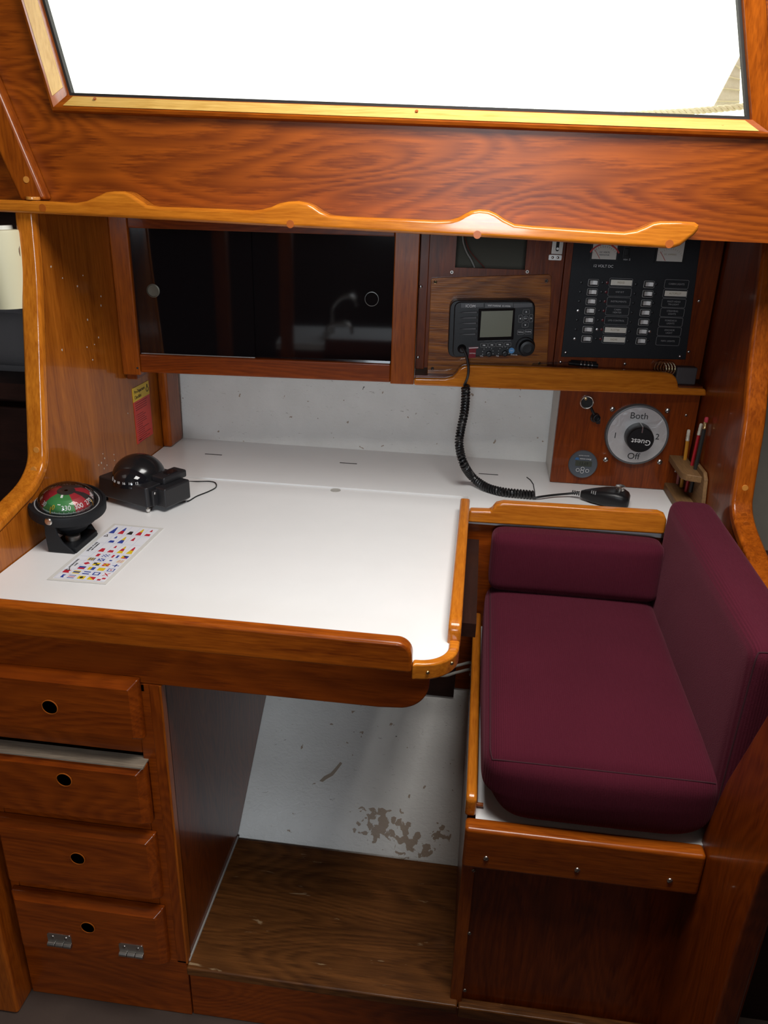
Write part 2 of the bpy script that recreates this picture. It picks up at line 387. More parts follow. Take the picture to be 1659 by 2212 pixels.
RC = sm2([(1.47, 1.322), (1.44, 1.22), (1.405, 1.10), (1.375, 1.02), (1.362, .95), (1.354, .90), (1.342, .862), (1.30, .833), (1.20, .806), (1.095, .782), (.95, .75), (.90, .72)])
mb = MB(); mb.prism(RC + [(.90, 0), (1.79, 0), (1.80, .8), (1.82, 1.318)], 'x', .468, .495)
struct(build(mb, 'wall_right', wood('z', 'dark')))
o2 = offs(RC, -.020); mb = MB(); mb.prism(RC + o2[::-1], 'x', .464, .5); tr = struct(build(mb, 'trim_3', wood('z', 'teak'), bevel=.007, bang=50, seg=3))
for px, py in ((1602, 1047), (1592, 1133), (1598, 1163)):
    p = at(px, py, X=.482); p = min((Vector((.482, a, b)) for a, b in o2), key=lambda v: (v - p).length)
    mb = MB(); mb.cyl(p + Vector((0, .003, 0)), p + Vector((0, -.0012, 0)), .0052, 14); build(mb, 'plug', PLUGL if py < 1100 else PLUG, tr)
# seat-end board whose back edge leans forward
mb = MB(); mb.prism([(.725, 0), (.90, 0), (.90, .50), (.892, .54), (.864, .65), (.80, .81), (.74, .98), (.60, .98), (.66, .80), (.715, .64), (.725, .52)], 'x', .370, .398)
struct(build(mb, 'trim_4', wood('z', 'front'), bevel=.004))
# raked batten on the deckhouse side, with its foot block
mb = MB(); mb.prism([xz(48, 432, 1.272), xz(103, 432, 1.272), xz(-45, 80, 1.272), xz(-62, 175, 1.272), xz(-12, 300, 1.272)], 'y', 1.264, 1.29)
tr = struct(build(mb, 'trim_5', wood('z', 'teak'), bevel=.006))
p = at(57, 388, Y=1.264); mb = MB(); mb.cyl(p + Vector((0, .003, 0)), p + Vector((0, -.001, 0)), .005, 14); build(mb, 'plug', PLUGL, tr)
p = at(72, 432, Y=1.262); mb = MB(); mb.cyl(p, p + Vector((0, 0, .005)), .011, 16); build(mb, 'foot_block', PLUGL, tr, bevel=.001)
# the rest of the cabin behind the camera: ceiling with a hatch, walls, companionway opening, added light-blocking wall
CEIL = plain('headliner', (.24, .17, .11), .7)
hx0, hx1, hy0, hy1 = -.20, .46, .42, 1.0
for a, b in (((-2.6, -2.0), (hx0, 1.40)), ((hx1, -2.0), (2.6, 1.40)), ((hx0, -2.0), (hx1, hy0)), ((hx0, hy1), (hx1, 1.40))):
    mb = MB(); mb.box((*a, 1.98), (*b, 2.02)); struct(build(mb, 'ceiling', CEIL))
DW = plain('far_mahogany', (.050, .020, .010), .5, coat=.1)
mb = MB(); mb.box((-2.6, -2.0, 0), (-.28, -1.95, 2.0)); mb.box((.28, -2.0, 0), (2.6, -1.95, 2.0)); mb.box((-.28, -2.0, 0), (.28, -1.95, 1.20)); mb.box((-.28, -2.0, 1.90), (.28, -1.95, 2.0)); struct(build(mb, 'wall_front', DW))
mb = MB(); mb.box((-2.6, -2.0, 0), (-2.4, 2.2, 2.0)); struct(build(mb, 'wall_left_end', DW))
mb = MB(); mb.box((2.4, -2.0, 0), (2.6, 2.2, 2.0)); struct(build(mb, 'wall_right_end', DW))
mb = MB(); mb.box((-.09, -.24, 0), (2.4, -.20, 1.12)); mb.box((.24, -.24, 1.12), (2.4, -.20, 1.98)); struct(build(mb, 'wall_light_block', DW))  # unseen partition added to keep companionway light off seat, footwell and right cabin
# neighbouring cabins
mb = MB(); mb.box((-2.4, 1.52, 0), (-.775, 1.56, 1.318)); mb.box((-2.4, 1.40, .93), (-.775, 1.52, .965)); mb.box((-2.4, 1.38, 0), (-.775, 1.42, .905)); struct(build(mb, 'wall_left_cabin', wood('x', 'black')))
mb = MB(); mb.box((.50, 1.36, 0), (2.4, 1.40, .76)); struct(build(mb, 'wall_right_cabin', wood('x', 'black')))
mb = MB(); mb.box((.50, 1.685, .42), (2.4, 1.705, 1.317)); struct(build(mb, 'wall_right_panel', plain('beige_panel', (.34, .315, .265), .8, bump=.3, bscale=80, var=.12, vscale=30)))  # separate darker beige panel set in front of the white hull

# ================================================================ OUTSIDE THE WINDOW
rp_ = at(1395, 246, Y=1.75); mb = MB(); mb.box((-2.4, 1.60, rp_.z - .09), (2.4, 2.6, rp_.z - .0265)); struct(build(mb, 'ground_side_deck', plain('deck_paint', (.80, .78, .70), .6, bump=.3, bscale=120)))
ROPE = plain('rope', (.66, .61, .42), .9, bump=.5, bscale=200)
p0, p1, p2 = at(1395, 246, Y=1.75), at(1500, 240, Y=1.75), at(1640, 226, Y=1.75)
mb = MB(); pts = smoothpts([p0 + Vector((-.3, 0, -.02)), p0, p1, p2, p2 + Vector((.3, 0, .04))], 60)
for ph in (0, 2.094, 4.189):
    st = []; L = 0
    for i, p in enumerate(pts):
        if i: L += (p - pts[i - 1]).length
        a = ph + L * 190; st.append(p + Vector((0, math.cos(a), math.sin(a))) * .0032)
    mb.tube(st, .0034, 6)
tag(build(mb, 'rope', ROPE), 'twisted cream rope stretched along the deck outside the window', 'rope')
NET = plain('net_cloth', (.66, .64, .53), .95, bump=.6, bscale=150, var=.15, vscale=90)
t3 = [at(1535, 243, Y=1.80), at(1597, 232, Y=1.80), at(1600, 118, Y=1.80)]
mb = MB(); d = Vector((0, .004, 0)); mb.add(t3 + [p + d for p in t3], [(0, 1, 2), (5, 4, 3), (0, 1, 4, 3), (1, 2, 5, 4), (2, 0, 3, 5)])
net = tag(build(mb, 'deck_netting', NET, smooth=False), 'grey triangle of netting on the deck seen through the right window corner', 'netting')
mb = MB()
for k in (.2, .42, .62, .82):
    a = t3[0].lerp(t3[2], k) - Vector((0, .002, 0)); b = t3[1].lerp(t3[2], max(0, k - .09)) - Vector((0, .002, 0)); mb.tube([a, b], .0012, 6)
build(mb, 'seam', ROPE, net)

# ================================================================ GRAB RAIL
YR = 1.25
top = [(-60, 428), (0, 431), (90, 434), (162, 438), (185, 434), (210, 423), (226, 415), (245, 412.5), (268, 413), (280, 418), (294, 428), (316, 443), (345, 447), (420, 449), (500, 452), (545, 455), (566, 452), (584, 447), (602, 439), (622, 435), (645, 434), (662, 438), (675, 444), (692, 456), (712, 465), (750, 468), (850, 472), (940, 476), (972, 475), (990, 470), (1004, 462), (1018, 455), (1036, 452), (1056, 454), (1072, 461), (1090, 473), (1112, 484), (1150, 488), (1240, 494), (1310, 499), (1350, 501), (1376, 497), (1396, 489), (1412, 481), (1428, 478), (1470, 478), (1502, 480), (1511, 486), (1512, 495), (1500, 508), (1470, 531), (1455, 536)]
bot = [(1440, 537), (1300, 529), (1100, 516), (850, 503), (500, 484), (250, 470), (0, 458), (-60, 455)]
mb = MB(); mb.prism([xz(x, y, YR) for x, y in top + bot], 'y', YR, YR + .036)
gr = tag(build(mb, 'grab_rail', wood('x', 'edge'), bevel=.006, bang=50, seg=4), 'long varnished wooden grab rail with raised humps below the window', 'grab rail')
for px, py in ((627, 484), (1031, 507), (1446, 527), (92, 449)):
    p = at(px, py, Y=YR); mb = MB(); mb.cyl(p + Vector((0, .002, 0)), p + Vector((0, -.0004, 0)), .006, 16); build(mb, 'plug', PLUG, gr)

# ================================================================ CHART TABLE
ZD = .778
ct = thing('chart_table', 'white-topped chart table with varnished wooden edges, spanning the cabin to the hull', 'table', (-.37, 1.2, 0))
def arc(cx, cy, r, a0, a1, n=10): return [(cx + r * math.cos(math.radians(a0 + (a1 - a0) * k / n)), cy + r * math.sin(math.radians(a0 + (a1 - a0) * k / n))) for k in range(n + 1)]
lid = [(-.738, .884)] + arc(-.051, .925, .042, -90, 0) + [(-.008, 1.512), (-.738, 1.512)]
mb = MB(); mb.prism(lid, 'z', .752, ZD); build(mb, 'lid', WHITE, ct)
mb = MB(); mb.prism([(-.738, 1.5145), (.002, 1.5145), (.002, 1.44), (.466, 1.44), (.466, 1.788), (-.738, 1.788)], 'z', .752, ZD + .003); build(mb, 'back_top', WHITE, ct)
for a, b in (((443, 980.5), (480, 982.5)), ((734, 999.5), (771, 1002)), ((1034, 1023), (1076, 1025)), ):
    p, q = at(*a, Z=ZD + .003), at(*b, Z=ZD + .003); mb = MB(); mb.box((p.x, p.y - .002, ZD + .002), (q.x, p.y + .001, ZD + .0036)); build(mb, 'hinge_slot', HOLE, ct)
p = at(733, 1044, Z=ZD); mb = MB(); mb.lathe([(.011, 0), (.011, .0006), (.009, .0007), (.0085, .0002)], (p.x, 1.503, ZD), (0, 0, 1), 24); build(mb, 'finger_hole', plain('notch_shade_grey', (.42, .41, .38), .5), ct)  # grey disc carries the shade of the finger notch in its colour
mb = MB(); mb.tube([at(1156, 1078, Z=ZD + .004), at(1155, 1062, Z=ZD + .004), at(1152, 1046, Z=ZD + .004), at(1146, 1037, Z=ZD + .004), at(1138, 1031, Z=ZD + .004)], .0011, 6); build(mb, 'crack', INK, ct)
# front fiddle with rounded end, corner lip, side fiddle
mb = MB(); mb.prism([(-.738, .771)] + [(-.056, .771)] + arc(-.078, .796, .0215, 0, 90) + [(-.738, .8185)], 'y', .864, .886)
build(mb, 'front_fiddle', wood('x', 'teak'), ct, bevel=.005, bang=50)
out = [(-.056, .868)] + arc(-.050, .926, .055, -90, 0, 12) + [(.005, .945)]
inn = [(-.056, .884)] + arc(-.051, .925, .041, -90, 0, 12) + [(-.010, .945)]
mb = MB(); mb.prism(out + inn[::-1], 'z', .758, .7835); cl = build(mb, 'corner_lip', wood('x', 'edge'), ct, bevel=.005, bang=50)
for px, py in ((924, 1453), (976, 1433)):
    p = at(px, py, Y=.872 if px < 950 else .89); screw(ct, p, (0.2, -1, 0), .0028, BRASS)
mb = MB(); mb.prism([(.938, .77), (1.432, .77), (1.432, .806), (1.425, .812), (.965, .812), (.945, .806), (.938, .795)], 'x', -.013, .006)
build(mb, 'side_fiddle', wood('y', 'edge'), ct, bevel=.006, bang=40)
mb = MB(); mb.prism([(-.705, .700), (-.10, .700)] + [(-.075, .702)] + arc(-.075, .745, .043, -80, 0) + [(-.032, .772), (-.705, .772)], 'y', .8802, .899)
ap = build(mb, 'apron', wood('x', 'front'), ct, bevel=.003, bang=50)
mb = MB(); mb.box((-.41, .897, .735), (-.06, 1.40, .752)); build(mb, 'lid_frame', wood('x', 'dark'), ct)
mb = MB(); mb.box((.0065, 1.09, .700), (.0300, 1.424, .725)); build(mb, 'gap_light_stop', wood('y', 'black'), ct)  # dark board added to stop hatch light leaking onto the hull
# fiddle between the side shelf and the seat back
mb = MB(); mb.prism([(.004, .760), (.386, .766), (.386, .795), (.380, .806), (.368, .8105), (.072, .8075), (.058, .803), (.048, .788), (.006, .786)], 'y', 1.424, 1.446)
build(mb, 'shelf_fiddle', wood('x', 'edge'), ct, bevel=.005, bang=50)
mb = MB(); mb.box((.004, 1.4465, .35), (.466, 1.462, .765)); build(mb, 'shelf_support', wood('x', 'front'), ct)

# ================================================================ DRAWER UNIT
du = thing('drawer_unit', 'tall mahogany drawer unit under the left half of the white chart table', 'drawers', (-.56, .9, 0))
mb = MB()
XL, XR = -.718, -.417
mb.box((-.455, .88, .13), (XR, .90, .70)); mb.box((XL, .88, .13), (-.702, .90, .70))
for z0, z1 in ((.574, .614), (.418, .456), (.25, .294), (.09, .142)): mb.box((-.702, .8805, z0), (-.455, .90, z1))
mb.box((XL, .88, .685), (-.440, .90, .70))
mb.box((-.718, .8795, 0), (-.417, .90, .137))
build(mb, 'face_frame', wood('x', 'front'), du, bevel=.002, bang=60)
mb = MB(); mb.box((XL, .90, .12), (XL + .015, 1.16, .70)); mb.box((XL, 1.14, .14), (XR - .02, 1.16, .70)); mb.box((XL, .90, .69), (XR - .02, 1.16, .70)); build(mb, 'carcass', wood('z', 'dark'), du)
mb = MB(); mb.prism([(.8795, .13), (.8795, .70), (1.72, .70), (1.69, .64), (1.55, .46), (1.405, .306), (1.176, .136), (1.165, .13)], 'x', XR - .018, XR); build(mb, 'side_panel', wood('z', 'front'), du, bevel=.0015, bang=60)
mb = MB(); mb.box((XR - .002, .8785, .131), (XR + .0018, .8935, .6995)); build(mb, 'edge_strip', wood('z', 'teak'), du, bevel=.001)
GREYW = wood('x', 'grey')
def drawer(zb, zt, hole_px, out=0.0, tint=False, hinges=False):
    x0, x1 = -.712, -.4455; y1 = .879 - out; y0 = y1 - .019
    c = .011
    r = .0115; hp = at(*hole_px, Y=y0); n = 28
    # front board with chamfered rim and a real finger hole
    mb = MB(); vs = []; ring = []
    def loop(xa, xb, za, zb_, y): return [(xa, y, za), (xb, y, za), (xb, y, zb_), (xa, y, zb_)]
    front = loop(x0 + c, x1 - c, zb + c * .8, zt - c, y0); mid = loop(x0 + .002, x1 - .002, zb + .002, zt - .002, y0 + .009); mid2 = loop(x0, x1, zb, zt, y0 + .012); back = loop(x0, x1, zb, zt, y1)
    vs = front + mid + mid2 + back
    fs = []
    for a in range(3):
        for i in range(4): fs.append((4 * a + i, 4 * a + (i + 1) % 4, 4 * a + 4 + (i + 1) % 4, 4 * a + 4 + i))
    # front face split into angular quads round the hole
    circ = []; per = []
    for k in range(n):
        an = 2 * math.pi * k / n; dx, dz = math.cos(an), math.sin(an)
        circ.append((hp.x + r * dx, y0, hp.z + r * dz))
        t = min([((front[1][0] if dx > 0 else front[0][0]) - hp.x) / dx if abs(dx) > 1e-6 else 9, ((front[2][2] if dz > 0 else front[0][2]) - hp.z) / dz if abs(dz) > 1e-6 else 9])
        per.append((hp.x + dx * t, y0, hp.z + dz * t))
    b0 = len(vs); vs += circ; b1 = len(vs); vs += per; b2 = len(vs); vs += [(x, y1, z) for x, y, z in circ]
    for k in range(n):
        k2 = (k + 1) % n; fs.append((b0 + k, b0 + k2, b1 + k2, b1 + k)); fs.append((b0 + k, b0 + k2, b2 + k2, b2 + k))
    # fill corners
    for ci in range(4):
        cx, _, cz = front[ci]
        best = None
        for k in range(n):
            k2 = (k + 1) % n; a, b = per[k], per[k2]
            on_v = lambda p: abs(p[0] - cx) < 1e-5
            on_h = lambda p: abs(p[2] - cz) < 1e-5
            if (on_v(a) and on_h(b) and not on_v(b)) or (on_h(a) and on_v(b) and not on_h(b)): best = (k, k2)
        if best: fs.append((b1 + best[0], b1 + best[1], ci))
    mats = [wood('x', 'front')]
    mb.add(vs, fs)
    d = build(mb, 'drawer', mats, du, bevel=.0022, bang=24, ang=35)
    mb = MB(); mb.lathe([(r + .0012, .0), (r + .0012, .0008), (r, .0012), (r, 0)], (hp.x, y0 - .0002, hp.z), (0, -1, 0), n); 
    build(mb, 'finger_hole', [PLUG, HOLE], d)
    if out or tint:
        mb = MB(); mb.box((x0 + .001, y0 + .004, zt - .0012), (x1 - .001, y1 + .012, zt + .0012)); top_ = build(mb, 'worn_top', GREYW, d); top_['label'] = 'bare grey weathered drawer top'
    if hinges:
        for hx, hy in ((129, 2034), (284, 2056)):
            p = at(hx, hy, Y=y0 - .002); w = .0215
            mb = MB(); mb.prism(rrect(p.x - w, p.x + w, p.z - .004, p.z + .0165, .004), 'y', y0 - .0018, y0 + .0005)
            for k in range(3):
                xa = p.x - w + k * w * 2 / 3; mb.cyl((xa + .0006, y0 - .003, p.z - .006), (xa + w * 2 / 3 - .0006, y0 - .003, p.z - .006), .0046, 14, 1)
            for s in (-.5, .5): mb.cyl((p.x + s * w * 1.1, y0 - .0018, p.z + .0085), (p.x + s * w * 1.1, y0 - .0026, p.z + .0085), .0034, 12, 1)
            build(mb, 'hinge', [STEEL, DULLSTEEL], d, bevel=.0004)
    return d
drawer(.6075, .7115, (108, 1527))
drawer(.450, .5635, (139, 1684), out=.005, tint=True)
drawer(.288, .424, (168, 1854))
drawer(.136, .264, (190, 2003), hinges=True)

# ================================================================ FOOTWELL STEP
fw_ = thing('footwell_step', 'worn plywood footwell step with chipped varnish under the chart table', 'step', (-.18, .95, 0))
mb = MB(); mb.prism([(-.416, .872), (.046, .872), (.048, 1.162), (-.416, 1.163)], 'z', .112, .13); build(mb, 'step_board', wood('x', 'worn'), fw_, bevel=.003, bang=60)
mb = MB(); mb.box((-.416, .882, 0), (.37, .90, .112)); build(mb, 'riser', wood('x', 'front'), fw_, bevel=.002)
mb = MB(); mb.box((.048, .874, .100), (.369, .892, .126)); build(mb, 'sill', wood('x', 'worn'), fw_, bevel=.003)
mb = MB(); mb.tube([(-.4155, .885, .1315), (-.4155, 1.02, .1315), (-.4155, 1.165, .1315)], .0022, 6); build(mb, 'sealant', plain('sealant', (.38, .36, .33), .6), fw_)

# ================================================================ SEAT
st = thing('seat_box', 'mahogany seat box with white seat board right of the footwell', 'seat', (.21, 1.1, 0))
mb = MB(); mb.box((.050, .896, .118), (.372, .912, .50)); mb.box((.372, .905, .0), (.466, .912, .50)); build(mb, 'front_panel', wood('z', 'front'), st)
mb = MB(); mb.box((.034, .884, .118), (.0535, .914, .447)); stile = build(mb, 'corner_stile', wood('z', 'teak'), st, bevel=.002)
for px, py in ((1023, 1880), (1014, 2016), (1004, 2139)):
    screw(st, at(px, py, Y=.884), (0, -1, 0), .0032, DULLSTEEL)
mb = MB(); mb.box((.0325, .860, .446), (.3695, .886, .521)); build(mb, 'trim_board', wood('x', 'teak'), st, bevel=.006)
for px, py in ((1050, 1854), (1247, 1879), (1447, 1902)): screw(st, at(px, py, Y=.860), (0, -1, 0), .0042, STEEL)
mb = MB(); mb.prism([(.912, .118), (1.155, .118), (1.28, .213), (1.405, .303), (1.44, .338), (1.44, .52), (.912, .52)], 'x', .036, .050); build(mb, 'side_panel', wood('y', 'dark'), st)
mb = MB(); mb.prism([(.888, .517), (1.43, .517), (1.43, .556), (.90, .556), (.888, .548)], 'x', .031, .0475); build(mb, 'side_rail', wood('y', 'edge'), st, bevel=.005, bang=40)
mb = MB(); mb.box((.0475, .886, .500), (.465, 1.44, .517)); build(mb, 'seat_board', WHITE, st)
p = at(1034, 1753, Z=.517); mb = MB(); mb.cyl((.0475, p.y + .008, .523), (.058, p.y + .008, .523), .003, 10); build(mb, 'peg', PLUG, st)

def cushmap(q, dim, r, bulge, warp):
    hx, hy, hz = (d / 2 for d in dim)
    p = Vector((q.x * hx, q.y * hy, q.z * hz))
    inner = Vector((max(-hx + r, min(hx - r, p.x)), max(-hy + r, min(hy - r, p.y)), max(-hz + r, min(hz - r, p.z))))
    d = p - inner
    if d.length > 1e-9: p = inner + d.normalized() * min(r, max(abs(d.x), abs(d.y), abs(d.z)))
    p.x += bulge[0] * q.x * (1 - q.y ** 2) * (1 - q.z ** 2); p.y += bulge[1] * q.y * (1 - q.x ** 2) * (1 - q.z ** 2); p.z += bulge[2] * q.z * (1 - q.x ** 2) * (1 - q.y ** 2)
    return warp(p, q) if warp else p
def cushion(dim, r, bulge=(0, 0, 0), warp=None):
    bm = bmesh.new(); bmesh.ops.create_cube(bm, size=2)
    bmesh.ops.subdivide_edges(bm, edges=bm.edges[:], cuts=19, use_grid_fill=True)
    sp_ = lambda t: math.copysign(1 - (1 - min(1, abs(t))) ** 1.7, t)
    vs = [cushmap(Vector((sp_(v.co.x), sp_(v.co.y), sp_(v.co.z))), dim, r, bulge, warp) for v in bm.verts]
    fs = [[v.index for v in f.verts] for f in bm.faces]; bm.free(); return vs, fs
def cush_obj(name, label, c, dim, r, bulge, warp=None, rot=None, seams=()):
    M = Matrix.Translation(Vector(c))
    if rot is not None: M = M @ rot
    vs, fs = cushion(dim, r, bulge=bulge, warp=warp); mb = MB(); mb.add(vs, fs, 0, M)
    o = build(mb, name, BURG, None, ang=180); tag(o, label, 'cushion')
    md = o.modifiers.new('sub', 'SUBSURF'); md.levels = 1; md.render_levels = 2
    for a_, b_ in seams:        # seams run along edges of the block, given as corner pairs
        a_, b_ = Vector(a_), Vector(b_); pts = []
        for k in range(41):
            q = a_.lerp(b_, k / 40); p = cushmap(q, dim, r, bulge, warp); pts.append(M @ p)
        mb = MB(); mb.tube(pts, .0011, 6); build(mb, 'seam', SEAM, o)
    return o
SEAM = plain('seam_thread', (.040, .0045, .011), .9)
def wseat(p, q):
    # top droops towards the front edge, undercut at the lower front corners
    if q.z > 0: p.z -= .010 * max(0, -q.y - .55) ** 1.5 * 2
    if q.z > 0 and q.y < -.6: p.z -= .008 * (1 - q.x ** 2) * (-q.y - .6) / .4 * 0
    if q.z < 0 and q.y < -.3:
        k = max(0, abs(q.x) - .6) / .4; p.z += .035 * k * k * -q.z * (-q.y)
        if q.x < 0: p.x += .018 * k * -q.z
    return p
cush_obj('seat_cushion', 'thick burgundy cloth seat cushion on the white seat board', (.2165, 1.151, .5805), (.331, .544, .122), .030, (.004, .010, .012), wseat,
         seams=[((-1, .9, 1), (-1, -1, 1)), ((-1, -1, 1), (1, -1, 1))])
cush_obj('bolster_cushion', 'low burgundy bolster cushion under the wooden shelf fiddle', (.2165, 1.389, .705), (.326, .066, .120), .020, (0, .006, .003), rot=Matrix.Rotation(math.radians(-3), 4, 'X'))
def wside(p, q): return p
cush_obj('side_cushion', 'tall burgundy backrest cushion leaning against the right bulkhead', (.4150, 1.150, .682), (.082, .540, .328), .022, (.004, .004, .002),
         rot=Matrix.Rotation(math.radians(-.7), 4, 'Z') @ Matrix.Rotation(math.radians(.6), 4, 'Y'),
         seams=[((-1, -1, -1), (-1, -1, 1)), ((-1, -1, 1), (1, -1, 1))])
# ================================================================ OVERHEAD CABINETS (front runs slightly askew)
CABA = math.atan2(.09, 1.21)
CAB = Matrix.Translation((-.74, 1.53, 1.0)) @ Matrix.Rotation(CABA, 4, 'Z')
CABi = CAB.inverted(); CN = CAB.to_3x3() @ Vector((0, 1, 0))
def cab(px, py, off=0.0):
    p = CABi @ at(px, py, co=CAB @ Vector((0, off, 0)), no=CN); return (p.x, p.z)
def cabw(px, py, off=0.0): return at(px, py, co=CAB @ Vector((0, off, 0)), no=CN)
UP = Matrix(((1, 0, 0, 0), (0, 0, 1, 0), (0, 1, 0, 0), (0, 0, 0, 1)))
def txtM(u, w, off, rot=0):     # text standing on a cabinet plane, facing the cabin
    return CAB @ Matrix.Translation((u, off, w)) @ Matrix.Rotation(math.radians(90), 4, 'X') @ Matrix.Rotation(math.radians(rot), 4, 'Z')
TOPW = .318
lc = thing('sliding_door_locker', 'wall locker with black glass sliding doors and wooden frame above the chart table', 'cabinet', CAB)
uL0, uL1 = cab(262, 790)[0], cab(300, 765)[0]
wb0 = cab(580, 816)[1]; wb1 = cab(575, 776)[1]
uR0, uR1 = cab(844, 790)[0], cab(894, 820)[0]
mb = MB(); mb.box((0.0, 0, wb0 - .006), (uL1, .022, TOPW), 0, CAB); build(mb, 'left_stile', wood('z', 'teak'), lc, bevel=.003)
mb = MB(); mb.box((uR0, -.002, wb0 - .002), (uR1, .022, TOPW), 0, CAB); build(mb, 'right_stile', wood('z', 'teak'), lc, bevel=.002)
mb = MB(); mb.box((uL1, .001, wb0), (uR0, .022, wb1), 0, CAB); build(mb, 'bottom_rail', wood('x', 'front'), lc, bevel=.003)
mb = MB(); mb.box((uL1, .002, .286), (uR0, .022, TOPW), 0, CAB); build(mb, 'top_rail', wood('x', 'front'), lc, bevel=.002)
mb = MB(); mb.box((.004, .022, wb0 + .002), (uR1, .16, wb0 + .012), 0, CAB); mb.box((.004, .15, wb0), (uR1, .16, TOPW), 0, CAB); mb.box((uR1 - .008, .022, wb0), (uR1, .16, TOPW), 0, CAB); build(mb, 'carcass', wood('x', 'dark'), lc)
BG = plain('black_glass', (.006, .005, .006), .04, coat=0, spec=.8)
um = cab(551, 770, .01)[0]
mb = MB(); mb.box((uL1 - .004, .010, wb1 - .004), (um, .014, TOPW - .01), 0, CAB); d1 = build(mb, 'glass_door', BG, lc)
mb = MB(); mb.box((um - .03, .017, wb1 - .004), (uR0 + .004, .021, TOPW - .01), 0, CAB); d2 = build(mb, 'glass_door', BG, lc)
mb = MB(); mb.box((uL1 + .002, .0095, wb1 - .0005), (um, .0145, wb1 + .0012), 0, CAB); build(mb, 'edge_strip', DULLSTEEL, d1)
u, w = cab(331, 628, .01); mb = MB(); mb.lathe([(.0135, 0), (.0135, .001), (.0115, .0016), (.011, .0006), (0, .0004)], (u, .010, w), (0, -1, 0), 28, 0, CAB); build(mb, 'finger_pull', plain('pull_bronze', (.11, .10, .075), .45, metal=.6), d1)
u, w = cab(803, 646, .017); mb = MB(); mb.lathe([(.0142, 0), (.0142, .0012), (.0132, .0014), (.0131, .0006)], (u, .017, w), (0, -1, 0), 32, 0, CAB); mb.lathe([(.0131, .0), (.0131, .0008), (0, .0008)], (u, .017, w), (0, -1, 0), 32, 1, CAB); build(mb, 'finger_pull', [plain('pull_ring', (.20, .20, .19), .4, metal=.8), BG], d2)
u, w = cab(297, 795); screw(lc, CAB @ Vector((u, -.0002, w)), -CN, .0022, INK)
# cleat under the left end, corner batten on the bulkhead
mb = MB(); mb.box((.003, .012, wb0 - .018), (.026, .09, wb0 - .006), 0, CAB); build(mb, 'cleat', wood('y', 'dark'), lc, bevel=.002)
mb = MB(); mb.box((-.739, 1.700, .7815), (-.7165, 1.775, 1.01)); tag(build(mb, 'corner_post', wood('z', 'teak'), bevel=.006), 'short rounded wooden corner post between left bulkhead and white hull', 'post')

# instrument panel
PV = .050          # set back behind the shelf front
ip = thing('instrument_bulkhead', 'wooden instrument panel with open cutout, right of the black glass locker', 'panel', CAB)
def pu(px, py, o=PV): return cab(px, py, o)
u0, uend = uR1 + .001, cab(1532, 700, PV)[0]
cu0, cu1, cw = pu(984, 560)[0], pu(1136, 560)[0], pu(1060, 580.5)[1]
uf = pu(1203, 700)[0]
mb = MB(); t = .012
for a, b in (((u0, .024), (cu0, TOPW)), ((cu1, .024), (uf, TOPW)), ((cu0, .024), (cu1, cw))): mb.box((a[0], PV, a[1]), (b[0], PV + t, b[1]), 0, CAB)
build(mb, 'panel_board', wood('z', 'dark'), ip)
ul = pu(958, 700)[0]
mb = MB(); mb.box((u0, PV - .010, .022), (pu(920, 700)[0], PV, TOPW), 0, CAB); ls = build(mb, 'left_batten', wood('z', 'dark'), ip, bevel=.0015)
mb = MB(); mb.box((cu0 - .03, .15, cw - .05), (cu1 + .03, .155, TOPW), 0, CAB); mb.box((cu0 - .03, PV + t, cw - .05), (cu1 + .03, .155, cw - .045), 0, CAB); build(mb, 'cutout_lining', plain('lining_grey', (.11, .10, .075), .8, bump=.3, bscale=60), ip)
for px, py in ((909, 619), (903, 772)): screw(ip, cabw(px, py, PV - .010), -CN, .0036)
for px, py in ((976, 588), (1139, 587)): 
    p = cabw(px, py, PV); mb = MB(); mb.cyl(p, p - CN * .0006, .0032, 12); mb.cyl(p, p - CN * .0009, .0016, 10, 1); build(mb, 'screw_hole', [DULLSTEEL, HOLE], ip)
# hinged frame round the breaker panel
mb = MB(); mb.box((uf + .001, PV - .004, .022), (uend, PV + t, TOPW), 0, CAB); pf = build(mb, 'breaker_frame', wood('z', 'dark'), ip, bevel=.002)
mb = MB(); mb.box((pu(1213, 700)[0], PV - .006, .022), (pu(1216.5, 700)[0], PV - .003, TOPW), 0, CAB); build(mb, 'frame_bead', wood('z', 'dark'), ip)
for px, py in ((1211, 782), (1350, 786), (1488, 760), (1510, 650)): screw(ip, cabw(px, py, PV - .004), -CN, .0034)
# latch
la = thing('latch', 'small steel barrel latch on the panel left of the black switch panel', 'latch', CAB)
def rect(px0, px1, py0, py1, o): 
    a = cab(px0, (py0 + py1) / 2, o)[0]; b = cab(px1, (py0 + py1) / 2, o)[0]; c = cab((px0 + px1) / 2, py1, o)[1]; d = cab((px0 + px1) / 2, py0, o)[1]; return a, b, c, d
a, b, c, d = rect(1191, 1216, 522, 549.5, PV - .006); mb = MB(); mb.box((a, PV - .009, c), (b, PV - .004, d + .01), 0, CAB); lb = build(mb, 'latch_body', DULLSTEEL, la, bevel=.001)
u = (a + b) / 2; mb = MB(); mb.prism(rrect(u - .003, u + .003, c + .006, d + .008, .0029), 'y', PV - .0105, PV - .008, 1, CAB); mb.lathe([(.0024, 0), (.0024, .004)], (u, PV - .009, c + .011), (0, -1, 0), 12, 0, CAB); build(mb, 'latch_slide', [STEEL, HOLE], la)
a, b, c, d = rect(1185, 1213, 550.5, 562, PV - .006); mb = MB(); mb.prism(rrect(a, b, c, d, .002), 'y', PV - .0075, PV - .004, 0, CAB); build(mb, 'strike_plate', STEEL, la)
for k in (.3, .7): screw(la, CAB @ Vector((a + (b - a) * k, PV - .0075, (c + d) / 2)), -CN, .0026, STEEL)
